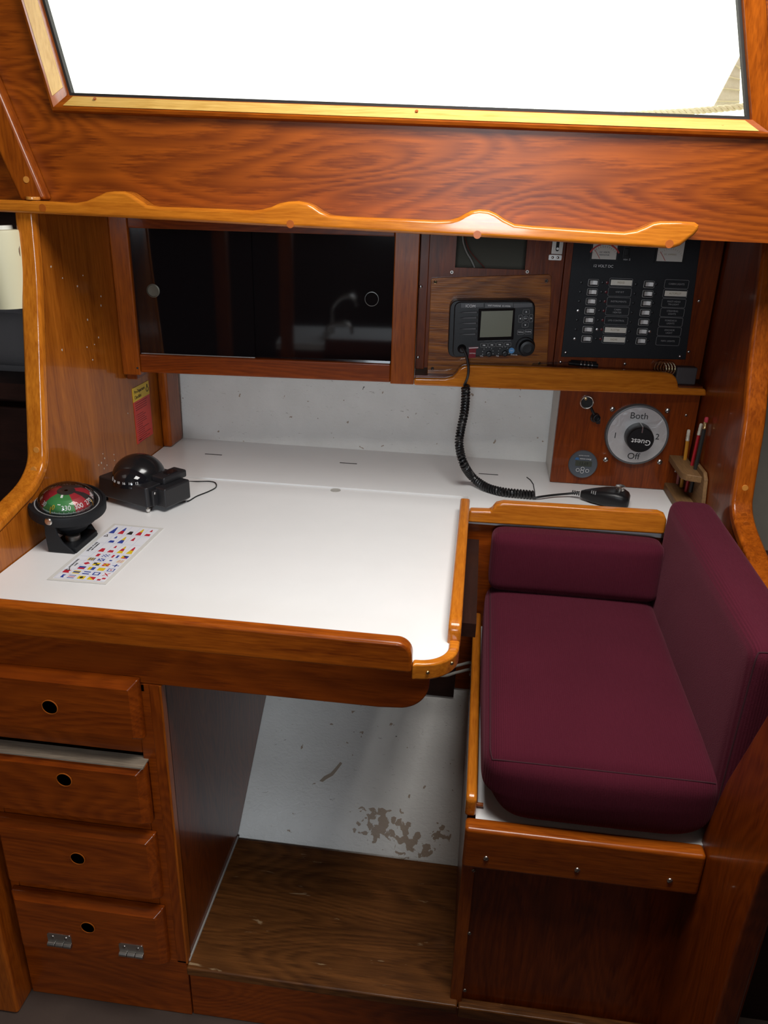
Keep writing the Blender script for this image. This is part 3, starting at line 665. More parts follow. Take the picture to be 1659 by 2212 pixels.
# wires in the cutout
for nm, lb_, pts, col, r in (('white_wire', 'loose grey wire hanging in the dark panel cutout', [(999, 505), (1001, 525), (1008, 545), (1018, 562), (1026, 580), (1030, 590)], (.42, .40, .36), .0016), ('red_wire', 'thin red wire hanging in the dark panel cutout', [(1004, 510), (1012, 537), (1026, 556), (1042, 573), (1052, 585)], (.18, .03, .02), .0010)):
    mb = MB(); mb.tube(smoothpts([cabw(x, y, .085 + .02 * i / 5) for i, (x, y) in enumerate(pts)], 5), r, 8); tag(build(mb, 'wire', plain(nm, col, .5)), lb_, 'wire')

# shelf under the instruments
sh = thing('instrument_shelf', 'narrow wooden shelf with raised fiddle under the radio and switch panel', 'shelf', CAB)
fid = [cab(x, y, -.003) for x, y in ((894.5, 817), (962, 818), (978, 814), (986, 806), (992, 797), (1001, 791), (1015, 788.5), (1100, 791), (1250, 797), (1400, 803), (1440, 805), (1452, 808), (1461, 816), (1465, 828), (1466, 838), (1525, 841), (1527, 856), (1300, 848), (1100, 841), (894, 832.5))]
mb = MB(); mb.prism(fid, 'y', -.003, .016, 0, CAB); build(mb, 'fiddle', wood('x', 'edge'), sh, bevel=.004, bang=50)
wsh = cab(1000, 822, .0)[1]
mb = MB(); mb.box((uR1 + .001, .014, wsh - .010), (uend - .002, .17, wsh + .004), 0, CAB); build(mb, 'shelf_board', wood('x', 'dark'), sh)
ZSH = wsh + .004
# things on the shelf
def shp(px, py, v): u, w = cab(px, py, v); return u
mb = MB(); ua, ub = shp(1140, 800, .03), shp(1240, 800, .03); mb.box((ua, .022, ZSH), (ub, .046, ZSH + .0305), 0, CAB @ Matrix.Translation((0, 0, 0)))
mb = MB(); mb.add([CAB @ Vector(p) for p in ((ua, .024, ZSH), (ub + .02, .024, ZSH), (ub + .02, .046, ZSH), (ua, .046, ZSH), (ua + .01, .024, ZSH + .030), (ub + .012, .024, ZSH + .036), (ub + .012, .046, ZSH + .036), (ua + .01, .046, ZSH + .030))], [(0, 1, 2, 3), (4, 5, 6, 7), (0, 1, 5, 4), (1, 2, 6, 5), (2, 3, 7, 6), (3, 0, 4, 7)])
tag(build(mb, 'pen_pouch', clear_glass('clear_plastic', (.85, .85, .85), 1.0)), 'clear plastic pouch lying on the shelf under the radio board', 'pouch')
for k, (x0, x1, v, dz) in enumerate(((1228, 1291, .030, .0345), (1232, 1287, .0385, .036))):
    a = CAB @ Vector((shp(x0, 793, v), v, ZSH + dz)); b = CAB @ Vector((shp(x1, 793, v), v, ZSH + dz - .003 + .001 * k)); mb = MB(); mb.cyl(a, b, .0042, 12)
    t_ = (b - a)
    for j in range(4): mb.cyl(a + t_ * (.38 + .13 * j), a + t_ * (.42 + .13 * j), .0045, 12, 1)
    tag(build(mb, 'pen', [BLACK, STEEL]), ('black pen with bright rings at the front of the shelf under the switch panel' if k == 0 else 'black pen lying behind the other pen on the shelf'), 'pen', 'pens on the instrument shelf')
mb = MB(); uc = shp(1436, 800, .03); wc_ = ZSH + .031
for k in range(4):
    ring = [CAB @ Vector((uc + .006 * k - .008 + .015 * math.cos(a) * .8, .034 + .004 * math.sin(a), wc_ + .013 * math.sin(a))) for a in [2 * math.pi * i / 20 for i in range(20)]]; mb.tube(ring, .0022, 8, closed=True)
tag(build(mb, 'steel_ring', plain('shiny_gold', (.75, .66, .45), .15, metal=1)), 'shiny metal rings standing on the right end of the instrument shelf', 'rings')
uc = shp(1480, 806, .04); mb = MB(); mb.box((uc - .022, .026, ZSH), (uc + .02, .049, ZSH + .036), 0, CAB); tag(build(mb, 'small_case', plain('grey_case', (.07, .06, .06), .5), bevel=.003), 'small dark grey case at the right end of the instrument shelf', 'case')

# VHF mounting board
mv = PV - .010
mbd = thing('radio_board', 'grained wooden mounting board screwed behind the black radio', 'board', CAB)
poly = [cab(x, y, mv) for x, y in ((931, 604), (935, 601), (1040, 597), (1186, 593), (1191, 597), (1190, 640), (1181, 799), (1178, 806), (925, 810), (923, 806))]
mb = MB(); mb.prism(poly, 'y', mv, PV - .001, 0, CAB); build(mb, 'board', wood('x', 'mount'), mbd, bevel=.0012, bang=50)
for px, py, mt in ((940.5, 609, BRASS), (1180.5, 607, DULLSTEEL), (934, 796, DULLSTEEL), (1165, 785, BRASS)):
    p = cabw(px, py, mv); mb = MB(); mb.lathe([(.0036, 0), (.0036, .0006), (.0026, .0012), (.0018, .0006)], p, -CN, 14); mb.cyl(p, p - CN * .0007, .0017, 10, 1); build(mb, 'screw', [mt, HOLE], mbd)

# ---------------------------------------------------------------- VHF radio
rv = -.005
R = lambda x, y, o=rv: cab(960 + x / 7.541, 630 + y / 7.541, o)
vr = thing('marine_radio', 'black marine VHF radio with grey-green screen and curly cord', 'radio', CAB)
def rp(pts, o=rv): return [R(x, y, o) for x, y in pts]
def rquad(c, r, o=rv, n=5):
    # rounded quad from four crop corners TL TR BR BL
    P = [Vector(q) for q in rp(c, o)]; out = []
    for i in range(4):
        a, b, d = P[i - 1], P[i], P[(i + 1) % 4]; e1 = (a - b).normalized(); e2 = (d - b).normalized()
        for k in range(n + 1):
            t = k / n; s = b + e1 * r * (1 - t) ** 2 + e2 * r * t ** 2; out.append(tuple(s))
    return out
body = rquad([(82, 140), (1500, 125), (1455, 1045), (40, 1095)], .018)
mb = MB(); mb.prism(rquad([(95, 150), (1492, 138), (1452, 1040), (55, 1085)], .018), 'y', rv + .006, mv, 0, CAB); build(mb, 'rear_shell', BLACK, vr, bevel=.002, bang=50)
mb = MB(); mb.prism(rquad([(165, 165), (1470, 150), (1440, 1015), (130, 1070)], .014), 'y', rv - .003, rv + .006, 0, CAB); build(mb, 'front_panel', BLACK, vr, bevel=.0022, bang=50)
fv = rv - .003
GREYP = plain('radio_grey', (.07, .07, .075), .45)
mb = MB()
for x0, x1 in ((272, 638), (660, 1118), (1128, 1428)): mb = MB(); mb.prism(rp([(x0, 190), (x1, 185), (x1, 248), (x0, 262)], fv), 'y', fv - .0012, fv, 0, CAB); build(mb, 'name_strip', GREYP, vr)
for x in ((575, 645), (650, 772), (778, 895), (902, 1018), (1024, 1085)): mb = MB(); mb.prism(rp([(x[0], 770), (x[1], 767), (x[1] - 3, 800), (x[0] - 3, 805)], fv), 'y', fv - .0006, fv, 0, CAB); build(mb, 'key_caption', GREYP, vr)
for s, x, y, h, o in (('ICOM', 425, 236, .0078, .0014), ('VHF MARINE  IC-M506', 890, 232, .0046, .0014), ('VOL', 605, 1050, .0036, .0004), ('SQL', 865, 1045, .0036, .0004), ('CHANNEL', 1135, 1030, .0030, .0004)):
    mb = MB(); mb.text(s, h, txtM(*R(x, y, fv), fv - o), 0); build(mb, 'lettering', WINK, vr, smooth=False)
mb = MB(); mb.prism(rquad([(555, 270), (1150, 262), (1120, 775), (535, 795)], .002), 'y', fv - .001, fv, 0, CAB)
bz = build(mb, 'screen_bezel', plain('gloss_black', (.006, .006, .007), .12), vr)
mb = MB(); mb.prism(rp([(603, 318), (1118, 306), (1086, 728), (575, 743)], fv), 'y', fv - .0016, fv - .0008, 0, CAB); sc = build(mb, 'screen', plain('lcd', (.165, .17, .115), .35), bz); sc['label'] = 'blank grey-green liquid crystal screen'
mb = MB()
for k in range(5):
    y = 335 + 89 * k; x = 8 * k
    mb.prism(rp([(222 - 3 * k, y + 10), (300, y - 12), (548 - x * .7, y - 24), (548 - x * .7, y + 22), (300, y + 20)], fv), 'y', fv - .0004, fv + .0005, 1, CAB)
    mb.prism(rp([(262 - 3 * k, y + 8), (330, y - 4), (528 - x * .7, y - 14), (528 - x * .7, y + 14), (330, y + 14)], fv), 'y', fv - .0014, fv, 0, CAB)
build(mb, 'speaker_grille', [GREYP, HOLE], vr, bevel=.0003)
def button(pts, r, glyph=None, gm=0, name='button'):
    mb = MB(); q = rquad(pts, r, fv); mb.prism(q, 'y', fv - .0016, fv, 0, CAB)
    c = Vector(((sum(p[0] for p in q) / len(q)), sum(p[1] for p in q) / len(q)))
    mb.tube([CAB @ Vector((p[0], fv - .0016, p[1])) for p in q], .0003, 5, 1, closed=True)
    if isinstance(glyph, str) and glyph not in '^v<>-': mb.text(glyph, .0038, txtM(c.x, c.y, fv - .0018), 2)
    elif glyph == '-': mb.box((c.x - .0025, fv - .0019, c.y - .0008), (c.x + .0025, fv - .0015, c.y + .0008), 2, CAB)
    elif glyph:
        an = {'^': 90, 'v': 270, '<': 180, '>': 0}[glyph]; tri = [(c.x + .002 * math.cos(math.radians(an + d)), c.y + .002 * math.sin(math.radians(an + d))) for d in (0, 120, 240)]; mb.prism(tri, 'y', fv - .0019, fv - .0015, 2, CAB)
    return build(mb, name, [BLACK, GREYINK, WINK], vr)
for k in range(4): button([(588 + 129 * k, 842 - 4 * k), (702 + 127 * k, 838 - 4 * k), (700 + 127 * k, 898 - 5 * k), (588 + 129 * k, 903 - 5 * k)], .0012, '-')
button([(1282, 292), (1386, 290), (1382, 362), (1276, 368)], .002, '^'); button([(1266, 506), (1372, 502), (1362, 575), (1260, 580)], .002, 'v')
button([(1212, 378), (1266, 376), (1262, 494), (1204, 498)], .0016, '<'); button([(1386, 372), (1442, 370), (1436, 490), (1378, 494)], .0016, '>')
button([(1192, 624), (1295, 620), (1290, 692), (1186, 698)], .0018, 'MENU'); button([(1314, 614), (1418, 612), (1412, 686), (1308, 690)], .0018, 'CLEAR')
u, w = R(1323, 438, fv); mb = MB(); mb.lathe([(.0054, 0), (.0054, .0016), (0, .002)], (u, fv, w), (0, -1, 0), 20, 0, CAB); mb.tube([CAB @ Vector((u + .0054 * math.cos(a), fv - .0016, w + .0054 * math.sin(a))) for a in [i * math.pi / 10 for i in range(20)]], .0003, 5, 1, closed=True); mb.text('ENT', .0034, txtM(u, w, fv - .002), 2); build(mb, 'button', [BLACK, GREYINK, WINK], vr)
def knob(x, y, r, h, name='knob', mat=None):
    u, w = R(x, y, fv); mb = MB(); mb.lathe([(r * 1.08, 0), (r * 1.02, h * .75), (r * .93, h * .97), (r * .6, h), (r * .58, h * .94), (0, h * .93)], (u, fv, w), (0, -1, 0), 32, 0, CAB); return build(mb, name, mat or BLACK, vr)
k1 = knob(1335, 905, .0148, .016)
u, w = R(1318, 895, fv); mb = MB(); mb.lathe([(.0195, 0), (.019, .0022), (.0172, .003), (.017, .001)], (u, fv, w), (0, -1, 0), 32, 0, CAB); build(mb, 'knob_collar', BLACK, vr)
for x, y in ((722, 1008), (982, 1000)):
    knob(x, y, .0055, .011)
    u, w = R(x - 15, y - 15, fv); mb = MB()
    for k in range(8):
        a = math.radians(-10 + 30 * k); mb.box((u + .0108 * math.cos(a) - .0005, fv - .0004, w + .0108 * math.sin(a) - .0005), (u + .0108 * math.cos(a) + .0005, fv + .0001, w + .0108 * math.sin(a) + .0005), 0, CAB)
    build(mb, 'dial_marks', WINK, vr)
u, w = R(1094, 960, fv); mb = MB(); mb.cyl(CAB @ Vector((u, fv, w)), CAB @ Vector((u, fv - .0008, w)), .0058, 24); mb.text('16/C', .0040, txtM(u, w, fv - .001), 1); build(mb, 'round_button', [plain('blue_button', (.06, .26, .55), .4), WINK], vr)
REDP = plain('red_cover', (.20, .004, .012), .25)
mb = MB(); mb.prism(rp([(400, 900), (548, 892), (540, 925), (395, 932)], fv), 'y', fv - .004, fv, 0, CAB); mb.prism(rp([(405, 930), (515, 925), (505, 1072), (392, 1078)], fv), 'y', fv - .0022, fv, 0, CAB)
mb.prism(rp([(395, 908), (550, 900), (550, 912), (395, 920)], fv), 'y', fv - .0044, fv, 1, CAB); mb.text('DISTRESS', .0030, txtM(*R(456, 1002, fv), fv - .0024), 1); dc = build(mb, 'distress_cover', [REDP, WINK], vr); dc['label'] = 'red flip-up distress button cover'
# cord socket, straight lead, curly cord
pc = cabw(960 + 285 / 7.541, 630 + 930 / 7.541, fv)
mb = MB(); mb.lathe([(.0092, 0), (.0088, .003), (.0075, .008), (.0058, .012), (.0045, .014)], pc, -CN, 20); build(mb, 'cord_socket', RUBBER, vr)
e = cabw(1003, 757, fv - .018); lead = smoothpts([pc - CN * .012, cabw(1000, 752, fv - .020), cabw(1008, 770, fv - .021), cabw(1012, 795, fv - .021), cabw(1010, 815, fv - .018), cabw(1003, 832, -.013)], 8)
path = [cabw(1005, 834, -.016), cabw(1006, 850, -.014), cabw(1003, 890, -.012), cabw(995, 930, -.012), cabw(992, 960, -.015)]
zc = ZD + .003 + .0098
path += [at(1001, 1000, Y=1.545), at(1020, 1030, Z=zc + .012), at(1050, 1052, Z=zc), at(1085, 1062, Z=zc), at(1120, 1066, Z=zc), at(1153, 1069, Z=zc)]
cp = smoothpts(path, 40)
L = [0]
for i in range(1, len(cp)): L.append(L[-1] + (cp[i] - cp[i - 1]).length)
hel = []; pitch = .0062; prev = None; NP = int(L[-1] / pitch * 12); j = 0; ph = 0
for i in range(NP + 1):
    s = L[-1] * i / NP
    while j < len(L) - 2 and L[j + 1] < s: j += 1
    t = (s - L[j]) / max(1e-9, L[j + 1] - L[j]); p = cp[j].lerp(cp[j + 1], t)
    if p.z - .0062 < ZD + .0055: pass
    tg = (cp[min(j + 4, len(cp) - 1)] - cp[max(j - 3, 0)]).normalized()
    n_ = Vector((0, 1, 0)) if prev is None else prev
    n_ = (n_ - tg * n_.dot(tg)).normalized(); prev = n_; b_ = tg.cross(n_); a = 2 * math.pi * i / 12
    hel.append(p + (n_ * math.cos(a) + b_ * math.sin(a)) * .0072)
mb = MB(); mb.tube(hel, .0026, 6); cc = build(mb, 'curly_cord', RUBBER, vr)
mb = MB(); mb.tube(lead + [hel[0]], .0027, 8); build(mb, 'lead', RUBBER, vr)
# hand microphone on the side shelf
mz = ZD + .004
tail = smoothpts([hel[-1], at(1168, 1073, Z=mz + .006), at(1200, 1069, Z=mz + .006), at(1232, 1066, Z=mz + .009), at(1250, 1064, Z=mz + .013)], 6)
mb = MB(); mb.tube(tail, .0025, 8); build(mb, 'lead', RUBBER, vr)
hm = at(1248, 1068, Z=mz + .010); hd = at(1345, 1075, Z=mz + .018); ax = (hd - hm); ax.z = 0; Lm = ax.length; ax.normalize()
MM = Matrix.Translation((hm.x, hm.y, mz)) @ Matrix.Rotation(math.atan2(ax.y, ax.x), 4, 'Z')
mb = MB()
for k in range(5): mb.lathe([(.0048, 0), (.0048, .0022)], (-.012 + .0044 * k, 0, .0125), (1, 0, 0), 12, 0, MM)
build(mb, 'strain_relief', RUBBER, vr)
mb = MB()
secs = [(.006, .006, .006, .019), (.014, .010, .004, .022), (.030, .017, .001, .026), (.055, .025, 0, .031), (.075, .027, 0, .033), (.090, .027, 0, .031), (.100, .024, .002, .026), (.104, .018, .005, .020)]
vs = []; 
for x, hw, z0, z1 in secs:
    vs += [(x, y, z) for y, z in rrect(-hw, hw, z0, z1, min(hw, (z1 - z0) / 2) * .6, 3)]
n = len(vs) // len(secs); fs = [(i * n + k, i * n + (k + 1) % n, (i + 1) * n + (k + 1) % n, (i + 1) * n + k) for i in range(len(secs) - 1) for k in range(n)] + [list(range(n)), list(range(len(vs) - n, len(vs)))]
mb.add(vs, fs, 0, MM); build(mb, 'hand_microphone', BLACK, vr, ang=50)
mb = MB(); mb.lathe([(.0085, 0), (.0085, .003), (.0065, .004), (.0065, .007), (.0095, .0078), (.0095, .0095), (.007, .0105), (0, .0105)], (.082, .004, .032), (0, 0, 1), 24, 0, MM); build(mb, 'hang_stud', STEEL, vr)
mb = MB(); mb.lathe([(.0022, 0), (.0022, .0006)], (.060, -.0245, .018), (0, -1, .2), 12, 0, MM)
for k in range(3): mb.box((.028 + .004 * k, -.0195 - .0022 * k, .0235), (.0295 + .004 * k, -.014, .0285), 1, MM)
build(mb, 'mic_marks', [HOLE, GREYINK], vr)

# ---------------------------------------------------------------- breaker panel
bv = PV - .0055
bp = thing('breaker_panel', 'black electrical switch panel with two columns of white rocker switches', 'switch panel', CAB)
B = lambda x, y, o=bv: cab(1180 + x / 4.366, 480 + y / 4.366, o)
q = [cab(1242, 505, bv), cab(1516, 508, bv), cab(1481, 777, bv), cab(1212, 771, bv)]
mb = MB(); mb.prism(q, 'y', bv, PV - .003, 0, CAB); build(mb, 'face_plate', BLACKM, bp, bevel=.0008)
for px, py in ((1222, 761.5), (1469, 770)): screw(bp, cabw(px, py, bv), -CN, .0034, STEEL)
ROCK = plain('rocker_white', (.74, .73, .70), .3)
LED = plain('dead_led', (.10, .008, .010), .3)
def lerp2(a, b, t): return (a[0] + (b[0] - a[0]) * t, a[1] + (b[1] - a[1]) * t)
names = (('FRIDGE', 'VHF R/T', 'INSTRUMENTS', 'CABIN|HEATER', 'LPG CONTROL', 'PLOTTER', 'RADAR'), ('CABIN LIGHTS', 'AUTOPILOT', 'MAST-HEAD|TRI-LIGHT', 'STEAMING|LIGHTS', 'FOREDECK|LIGHTS', 'ANCHOR|LIGHT', 'NAV. LIGHTS'))
paper = {(0, 0), (0, 5), (0, 6), (1, 1)}
PAPER = plain('label_paper', (.74, .70, .60), .6); BROWNINK = plain('brown_ink', (.35, .28, .16), .7)
for ci in (0, 1):
    sw0, sw1 = ((445, 568), (381, 1098)) if ci == 0 else ((970, 584), (894, 1118))
    l0 = ((600, 526), (806, 614), (594, 612)) if ci == 0 else ((1122, 540), (1334, 628), (1114, 624))
    l1 = ((532, 1066), (740, 1147), (527, 1142)) if ci == 0 else ((1042, 1076), (1248, 1165), (1034, 1158))
    for i in range(7):
        t = i / 6
        u, w = B(*lerp2(sw0, sw1, t)); dx = .0074; mb = MB()
        mb.prism(rrect(u - .0105, u + .0105, w - .0075, w + .0062, .002, 3), 'y', bv - .0006, bv + .0003, 1, CAB)
        prof = [(u - dx, bv), (u - dx, bv - .0068), (u - .002, bv - .0030), (u + .002, bv - .0030), (u + dx, bv - .0050), (u + dx, bv)]
        mb.prism(prof, 'z', w - .0040, w + .0040, 0, CAB); build(mb, 'rocker_switch', [ROCK, HOLE], bp, bevel=.0008)
        TL, BR_, BL_ = lerp2(l0[0], l1[0], t), lerp2(l0[1], l1[1], t), lerp2(l0[2], l1[2], t)
        a = B(*TL); b_ = B(*BR_); u0_, u1_, w0_, w1_ = min(a[0], B(*BL_)[0]), b_[0], b_[1], a[1]
        mb = MB(); rr = rrect(u0_, u1_, w0_, w1_, .0025, 4)
        mb.prism(rr, 'y', bv - .0006, bv, 0, CAB); mb.tube([CAB @ Vector((p[0], bv - .0007, p[1])) for p in rr], .00032, 5, 1, closed=True)
        um_, wm = (u0_ + u1_) / 2, (w0_ + w1_) / 2; ls_ = names[ci][i].split('|')
        if (ci, i) in paper:
            mb.box((u0_ + .003, bv - .0011, wm - .0052), (u1_ - .001, bv - .0005, wm + .0052), 2, CAB); mb.text(ls_[0], .0058, txtM(um_, wm, bv - .0012), 3, sx=.75)
        else:
            for k, s in enumerate(ls_): mb.text(s, .0048, txtM(um_, wm + (.0 if len(ls_) == 1 else (.0028 - .0056 * k)), bv - .0008), 1)
        build(mb, 'circuit_label', [BLACKM, GREYINK, PAPER, BROWNINK], bp, smooth=False)
        for k, (dxp, mt) in enumerate(((-113, BLACK), (88, BLACK), (130, LED))):
            if ci == 1 and k == 2: continue
            x, y = lerp2(sw0, sw1, t); uu, ww = B(x + dxp - (0 if ci == 0 else 20 if k else 10), y + 2)
            mb = MB(); mb.lathe([(.0030, 0), (.0026, .0012), (0, .0016)], (uu, bv, ww), (0, -1, 0), 12, 0, CAB)
            build(mb, 'indicator_lamp' if k == 2 else 'fuse_cap', mt if not (k == 0 and i in (3, 6) and ci == 0) and not (k == 1 and i == 5) else STEEL, bp)
mb = MB(); mb.text('12 VOLT DC', .0072, txtM(*B(537, 415), bv - .0004), 0); mb.text('TEST 2', .0050, txtM(*B(757, 351), bv - .0004), 0); build(mb, 'lettering', WINK, bp, smooth=False)
MFACE = plain('meter_face', (.62, .60, .54), .35); MRED = plain('meter_red', (.45, .03, .02), .5); MGRN = plain('meter_green', (.05, .16, .07), .5)
def meter(c0, c1, red=True):
    a = B(*c0); b_ = B(*c1); u0_, u1_, w0_ = a[0], b_[0], b_[1]; w1_ = w0_ + .042
    mb = MB(); mb.box((u0_ - .004, bv - .003, w0_ - .003), (u1_ + .004, bv, w1_ + .002), 1, CAB); mb.box((u0_, bv - .0036, w0_), (u1_, bv - .0025, w1_), 0, CAB)
    uc, wc = (u0_ + u1_) / 2, w0_ - .004; o = bv - .004
    for k in range(13):
        an = math.radians(145 - 110 * k / 12); r0, r1 = .026, .0295
        mb.add([CAB @ Vector((uc + r0 * math.cos(an) - .0003, o, wc + r0 * math.sin(an))), CAB @ Vector((uc + r1 * math.cos(an) - .0003, o, wc + r1 * math.sin(an))), CAB @ Vector((uc + r1 * math.cos(an) + .0003, o, wc + r1 * math.sin(an))), CAB @ Vector((uc + r0 * math.cos(an) + .0003, o, wc + r0 * math.sin(an)))], [(0, 1, 2, 3)], 2)
    if red:
        for a0, a1, m_ in ((150, 105, 3), (103, 72, 4), (70, 30, 3)):
            for k in range(6):
                A0, A1 = math.radians(a0 + (a1 - a0) * k / 6), math.radians(a0 + (a1 - a0) * (k + 1) / 6)
                mb.add([CAB @ Vector((uc + r_ * math.cos(g), o, wc + r_ * math.sin(g))) for r_, g in ((.031, A0), (.034, A0), (.034, A1), (.031, A1))], [(0, 1, 2, 3)], m_)
    mb.tube([CAB @ Vector((uc - .008, o, w0_ + .001)), CAB @ Vector((uc - .020, o, w0_ + .018))], .0005, 5, 3)
    mb.text('DC VOLTS' if red else 'DC AMPERES', .0042, txtM(uc, w0_ + .013, o), 2); mb.text('INDICATOR' if red else '', .0036, txtM(uc, w0_ + .008, o), 2)
    return build(mb, 'meter', [MFACE, BLACK, INK if red else BROWNINK, MRED, MGRN], bp, smooth=False)
meter((430, 300), (652, 352)); meter((1042, 310), (1274, 373), False)
u, w = B(752, 295); mb = MB(); mb.box((u - .007, bv - .003, w - .010), (u + .007, bv, w + .016), 0, CAB); mb.box((u - .004, bv - .006, w - .004), (u + .004, bv - .002, w + .010), 0, CAB); build(mb, 'test_switch', BLACK, bp, bevel=.001)

# ================================================================ BATTERY SWITCH BOX
YB = 1.64
bb = thing('battery_switch_box', 'wooden box front with painted side holding the round battery switch', 'box', (.32, 1.64, ZD))
def bx(px, py, Y=YB): p = at(px, py, Y=Y); return p.x, p.z
a, b_ = bx(1213, 852), bx(1189, 1046)
mb = MB(); mb.prism([(.1795, ZD + .004), (.4655, ZD + .004), (.4655, .995), (.1795, .995)], 'y', YB, YB + .016); build(mb, 'front_board', wood('z', 'dark'), bb, bevel=.0015)
mb = MB(); mb.box((.180, YB + .016, ZD + .004), (.192, 1.785, .995)); sd = build(mb, 'side_board', OFFWHITE, bb); sd['label'] = 'off-white painted side of the box'
for px, py in ((1323, 883.5), (1442, 887), (1308, 992.5), (1425, 997.5), (1482, 897), (1460, 1018)): screw(bb, at(px, py, Y=YB), (0, -1, 0), .0060 if px < 1450 else .003)
# rotary switch
c = at(1376, 940, Y=YB - .010); c = Vector((c.x, YB, c.z))
bs = thing('battery_switch', 'large round silver battery switch with black knob marked Off and Both', 'switch', c)
def yM(u, w, y, rot=0): return Matrix.Translation((u, y, w)) @ Matrix.Rotation(math.radians(90), 4, 'X') @ Matrix.Rotation(math.radians(rot), 4, 'Z')
mb = MB(); mb.lathe([(.0660, 0), (.0660, .008), (.0645, .0115), (.0618, .0122), (.0612, .0112), (0, .0112)], c, (0, -1, 0), 64); build(mb, 'housing', plain('grey_housing', (.10, .105, .11), .4), bs)
m, nt, bsd, N, Lk = newmat('foil_dial'); bsd.inputs['Base Color'].default_value = (.62, .62, .62, 1); bsd.inputs['Metallic'].default_value = .55; bsd.inputs['Roughness'].default_value = .38
tc = N('ShaderNodeTexCoord'); nz = N('ShaderNodeTexNoise'); nz.inputs['Scale'].default_value = 38; nz.inputs['Detail'].default_value = 3; nz.inputs['Distortion'].default_value = 1.2; Lk(tc.outputs['Object'], nz.inputs['Vector']); bpn = N('ShaderNodeBump'); bpn.inputs['Strength'].default_value = .35; bpn.inputs['Distance'].default_value = .004; Lk(nz.outputs['Fac'], bpn.inputs['Height']); Lk(bpn.outputs['Normal'], bsd.inputs['Normal'])
mb = MB(); mb.lathe([(.0608, .0105), (.0608, .0120), (0, .0121)], c, (0, -1, 0), 64); build(mb, 'dial_plate', m, bs)
fy = YB - .0124
def sp(px, py): p = at(px, py, Y=fy); return p.x, p.z
for s, x, y, h in (('Both', 1381, 899, .0195), ('1', 1329, 941, .0175), ('2', 1420, 944, .0175), ('Off', 1368, 986, .0195)):
    mb = MB(); mb.text(s, h, yM(*sp(x, y), fy), 0); build(mb, 'lettering', INK, bs, smooth=False)
kc = Vector((c.x + .0015, fy, c.z - .0005)); mb = MB(); nk = 48; vs = []; pr = [(1.02, 0), (1.0, .026), (.95, .030), (0, .0305)]
prof = [(.0285, 0), (.0282, .016), (.0272, .031), (.0255, .0335), (0, .0338)]
mb.lathe(prof, kc, (0, -1, .0), nk); kb = build(mb, 'knob', BLACK, bs)
mb = MB(); mb.text('Guest', .0165, yM(kc.x + .0008, kc.z - .003, fy - .0342, 176), 0); build(mb, 'lettering', WINK, kb, smooth=False)
mb = MB(); mb.box((kc.x - .001, fy - .0345, kc.z + .016), (kc.x + .001, fy - .002, kc.z + .0292)); build(mb, 'pointer', STEEL, kb)
# battery monitor
p = at(1259, 1003, Y=YB - .004); c = Vector((p.x, YB, p.z)); bmn = thing('battery_monitor', 'small round grey battery monitor with digital display at lower left of the box', 'monitor', c)
GREYM = plain('monitor_grey', (.075, .085, .10), .4)
mb = MB(); mb.lathe([(.0310, 0), (.0310, .005), (.0295, .0068), (.0270, .0062), (0, .0060)], c, (0, -1, 0), 56); build(mb, 'bezel', GREYM, bmn)
my = YB - .0064; cx, cz = c.x, c.z
mb = MB(); mb.box((cx - .0165, my - .0006, cz - .0035), (cx + .0185, my + .0004, cz + .0085)); mb.text('13.69', .0098, yM(cx + .001, cz + .0025, my - .0008), 1, sx=.9); build(mb, 'display', [plain('lcd_small', (.055, .060, .045), .3), plain('lcd_ink', (.008, .009, .008), .5)], bmn, smooth=False)
mb = MB(); mb.text('victron energy', .0042, yM(cx + .004, cz + .0135, my - .0002), 0); mb.text('BATTERY MONITOR', .0024, yM(cx, cz + .0205, my - .0002), 0); build(mb, 'lettering', WINK, bmn, smooth=False)
mb = MB(); mb.prism([(cx - .0185, cz + .0105), (cx - .0095, cz + .0105), (cx - .0095, cz + .0125), (cx - .012, cz + .0158), (cx - .0165, cz + .0158), (cx - .0185, cz + .0125)], 'y', my - .0003, my); build(mb, 'emblem', plain('emblem_blue', (.03, .12, .30), .4), bmn)
for dx, dz in ((-.0098, -.0125), (.0002, -.0088), (-.0004, -.0158), (.0105, -.0132)):
    mb = MB(); mb.lathe([(.0036, 0), (.0036, .001), (0, .0012)], (cx + dx, my, cz + dz), (0, -1, 0), 16); mb.tube([(cx + dx + .0036 * math.cos(a), my - .001, cz + dz + .0036 * math.sin(a)) for a in [i * math.pi / 9 for i in range(18)]], .00045, 5, 1, closed=True); build(mb, 'button', [GREYM, WINK], bmn)
# power socket with cap
p = at(1268, 869, Y=YB - .003); c = Vector((p.x, YB, p.z)); ps = thing('power_socket', 'small round 12-volt socket with dangling black cap at the box top', 'socket', c)
mb = MB(); mb.lathe([(.0145, 0), (.0145, .004), (.0132, .0052), (.0118, .0046), (.0115, .001)], c, (0, -1, 0), 32); build(mb, 'rim', STEEL, ps)
mb = MB(); mb.lathe([(.0117, 0), (.0117, .0012), (0, .0012)], c, (0, -1, 0), 28); mb.lathe([(.003, 0), (.003, .0012), (.0018, .0014)], c + Vector((-.003, -.0008, .0065)), (0, -1, 0), 12, 1); build(mb, 'barrel', [HOLE, BRASS], ps)
k = at(1286, 905, Y=YB - .014); mb = MB(); mb.lathe([(.0098, 0), (.0105, .004), (.0085, .006), (.008, .014), (.0065, .015), (.006, .009), (0, .009)], (k.x, YB - .001, k.z), (.25, -1, .1), 20); mb.box((k.x + .004, YB - .009, k.z - .012), (k.x + .012, YB - .004, k.z - .004)); build(mb, 'cap', RUBBER, ps, bevel=.0006)
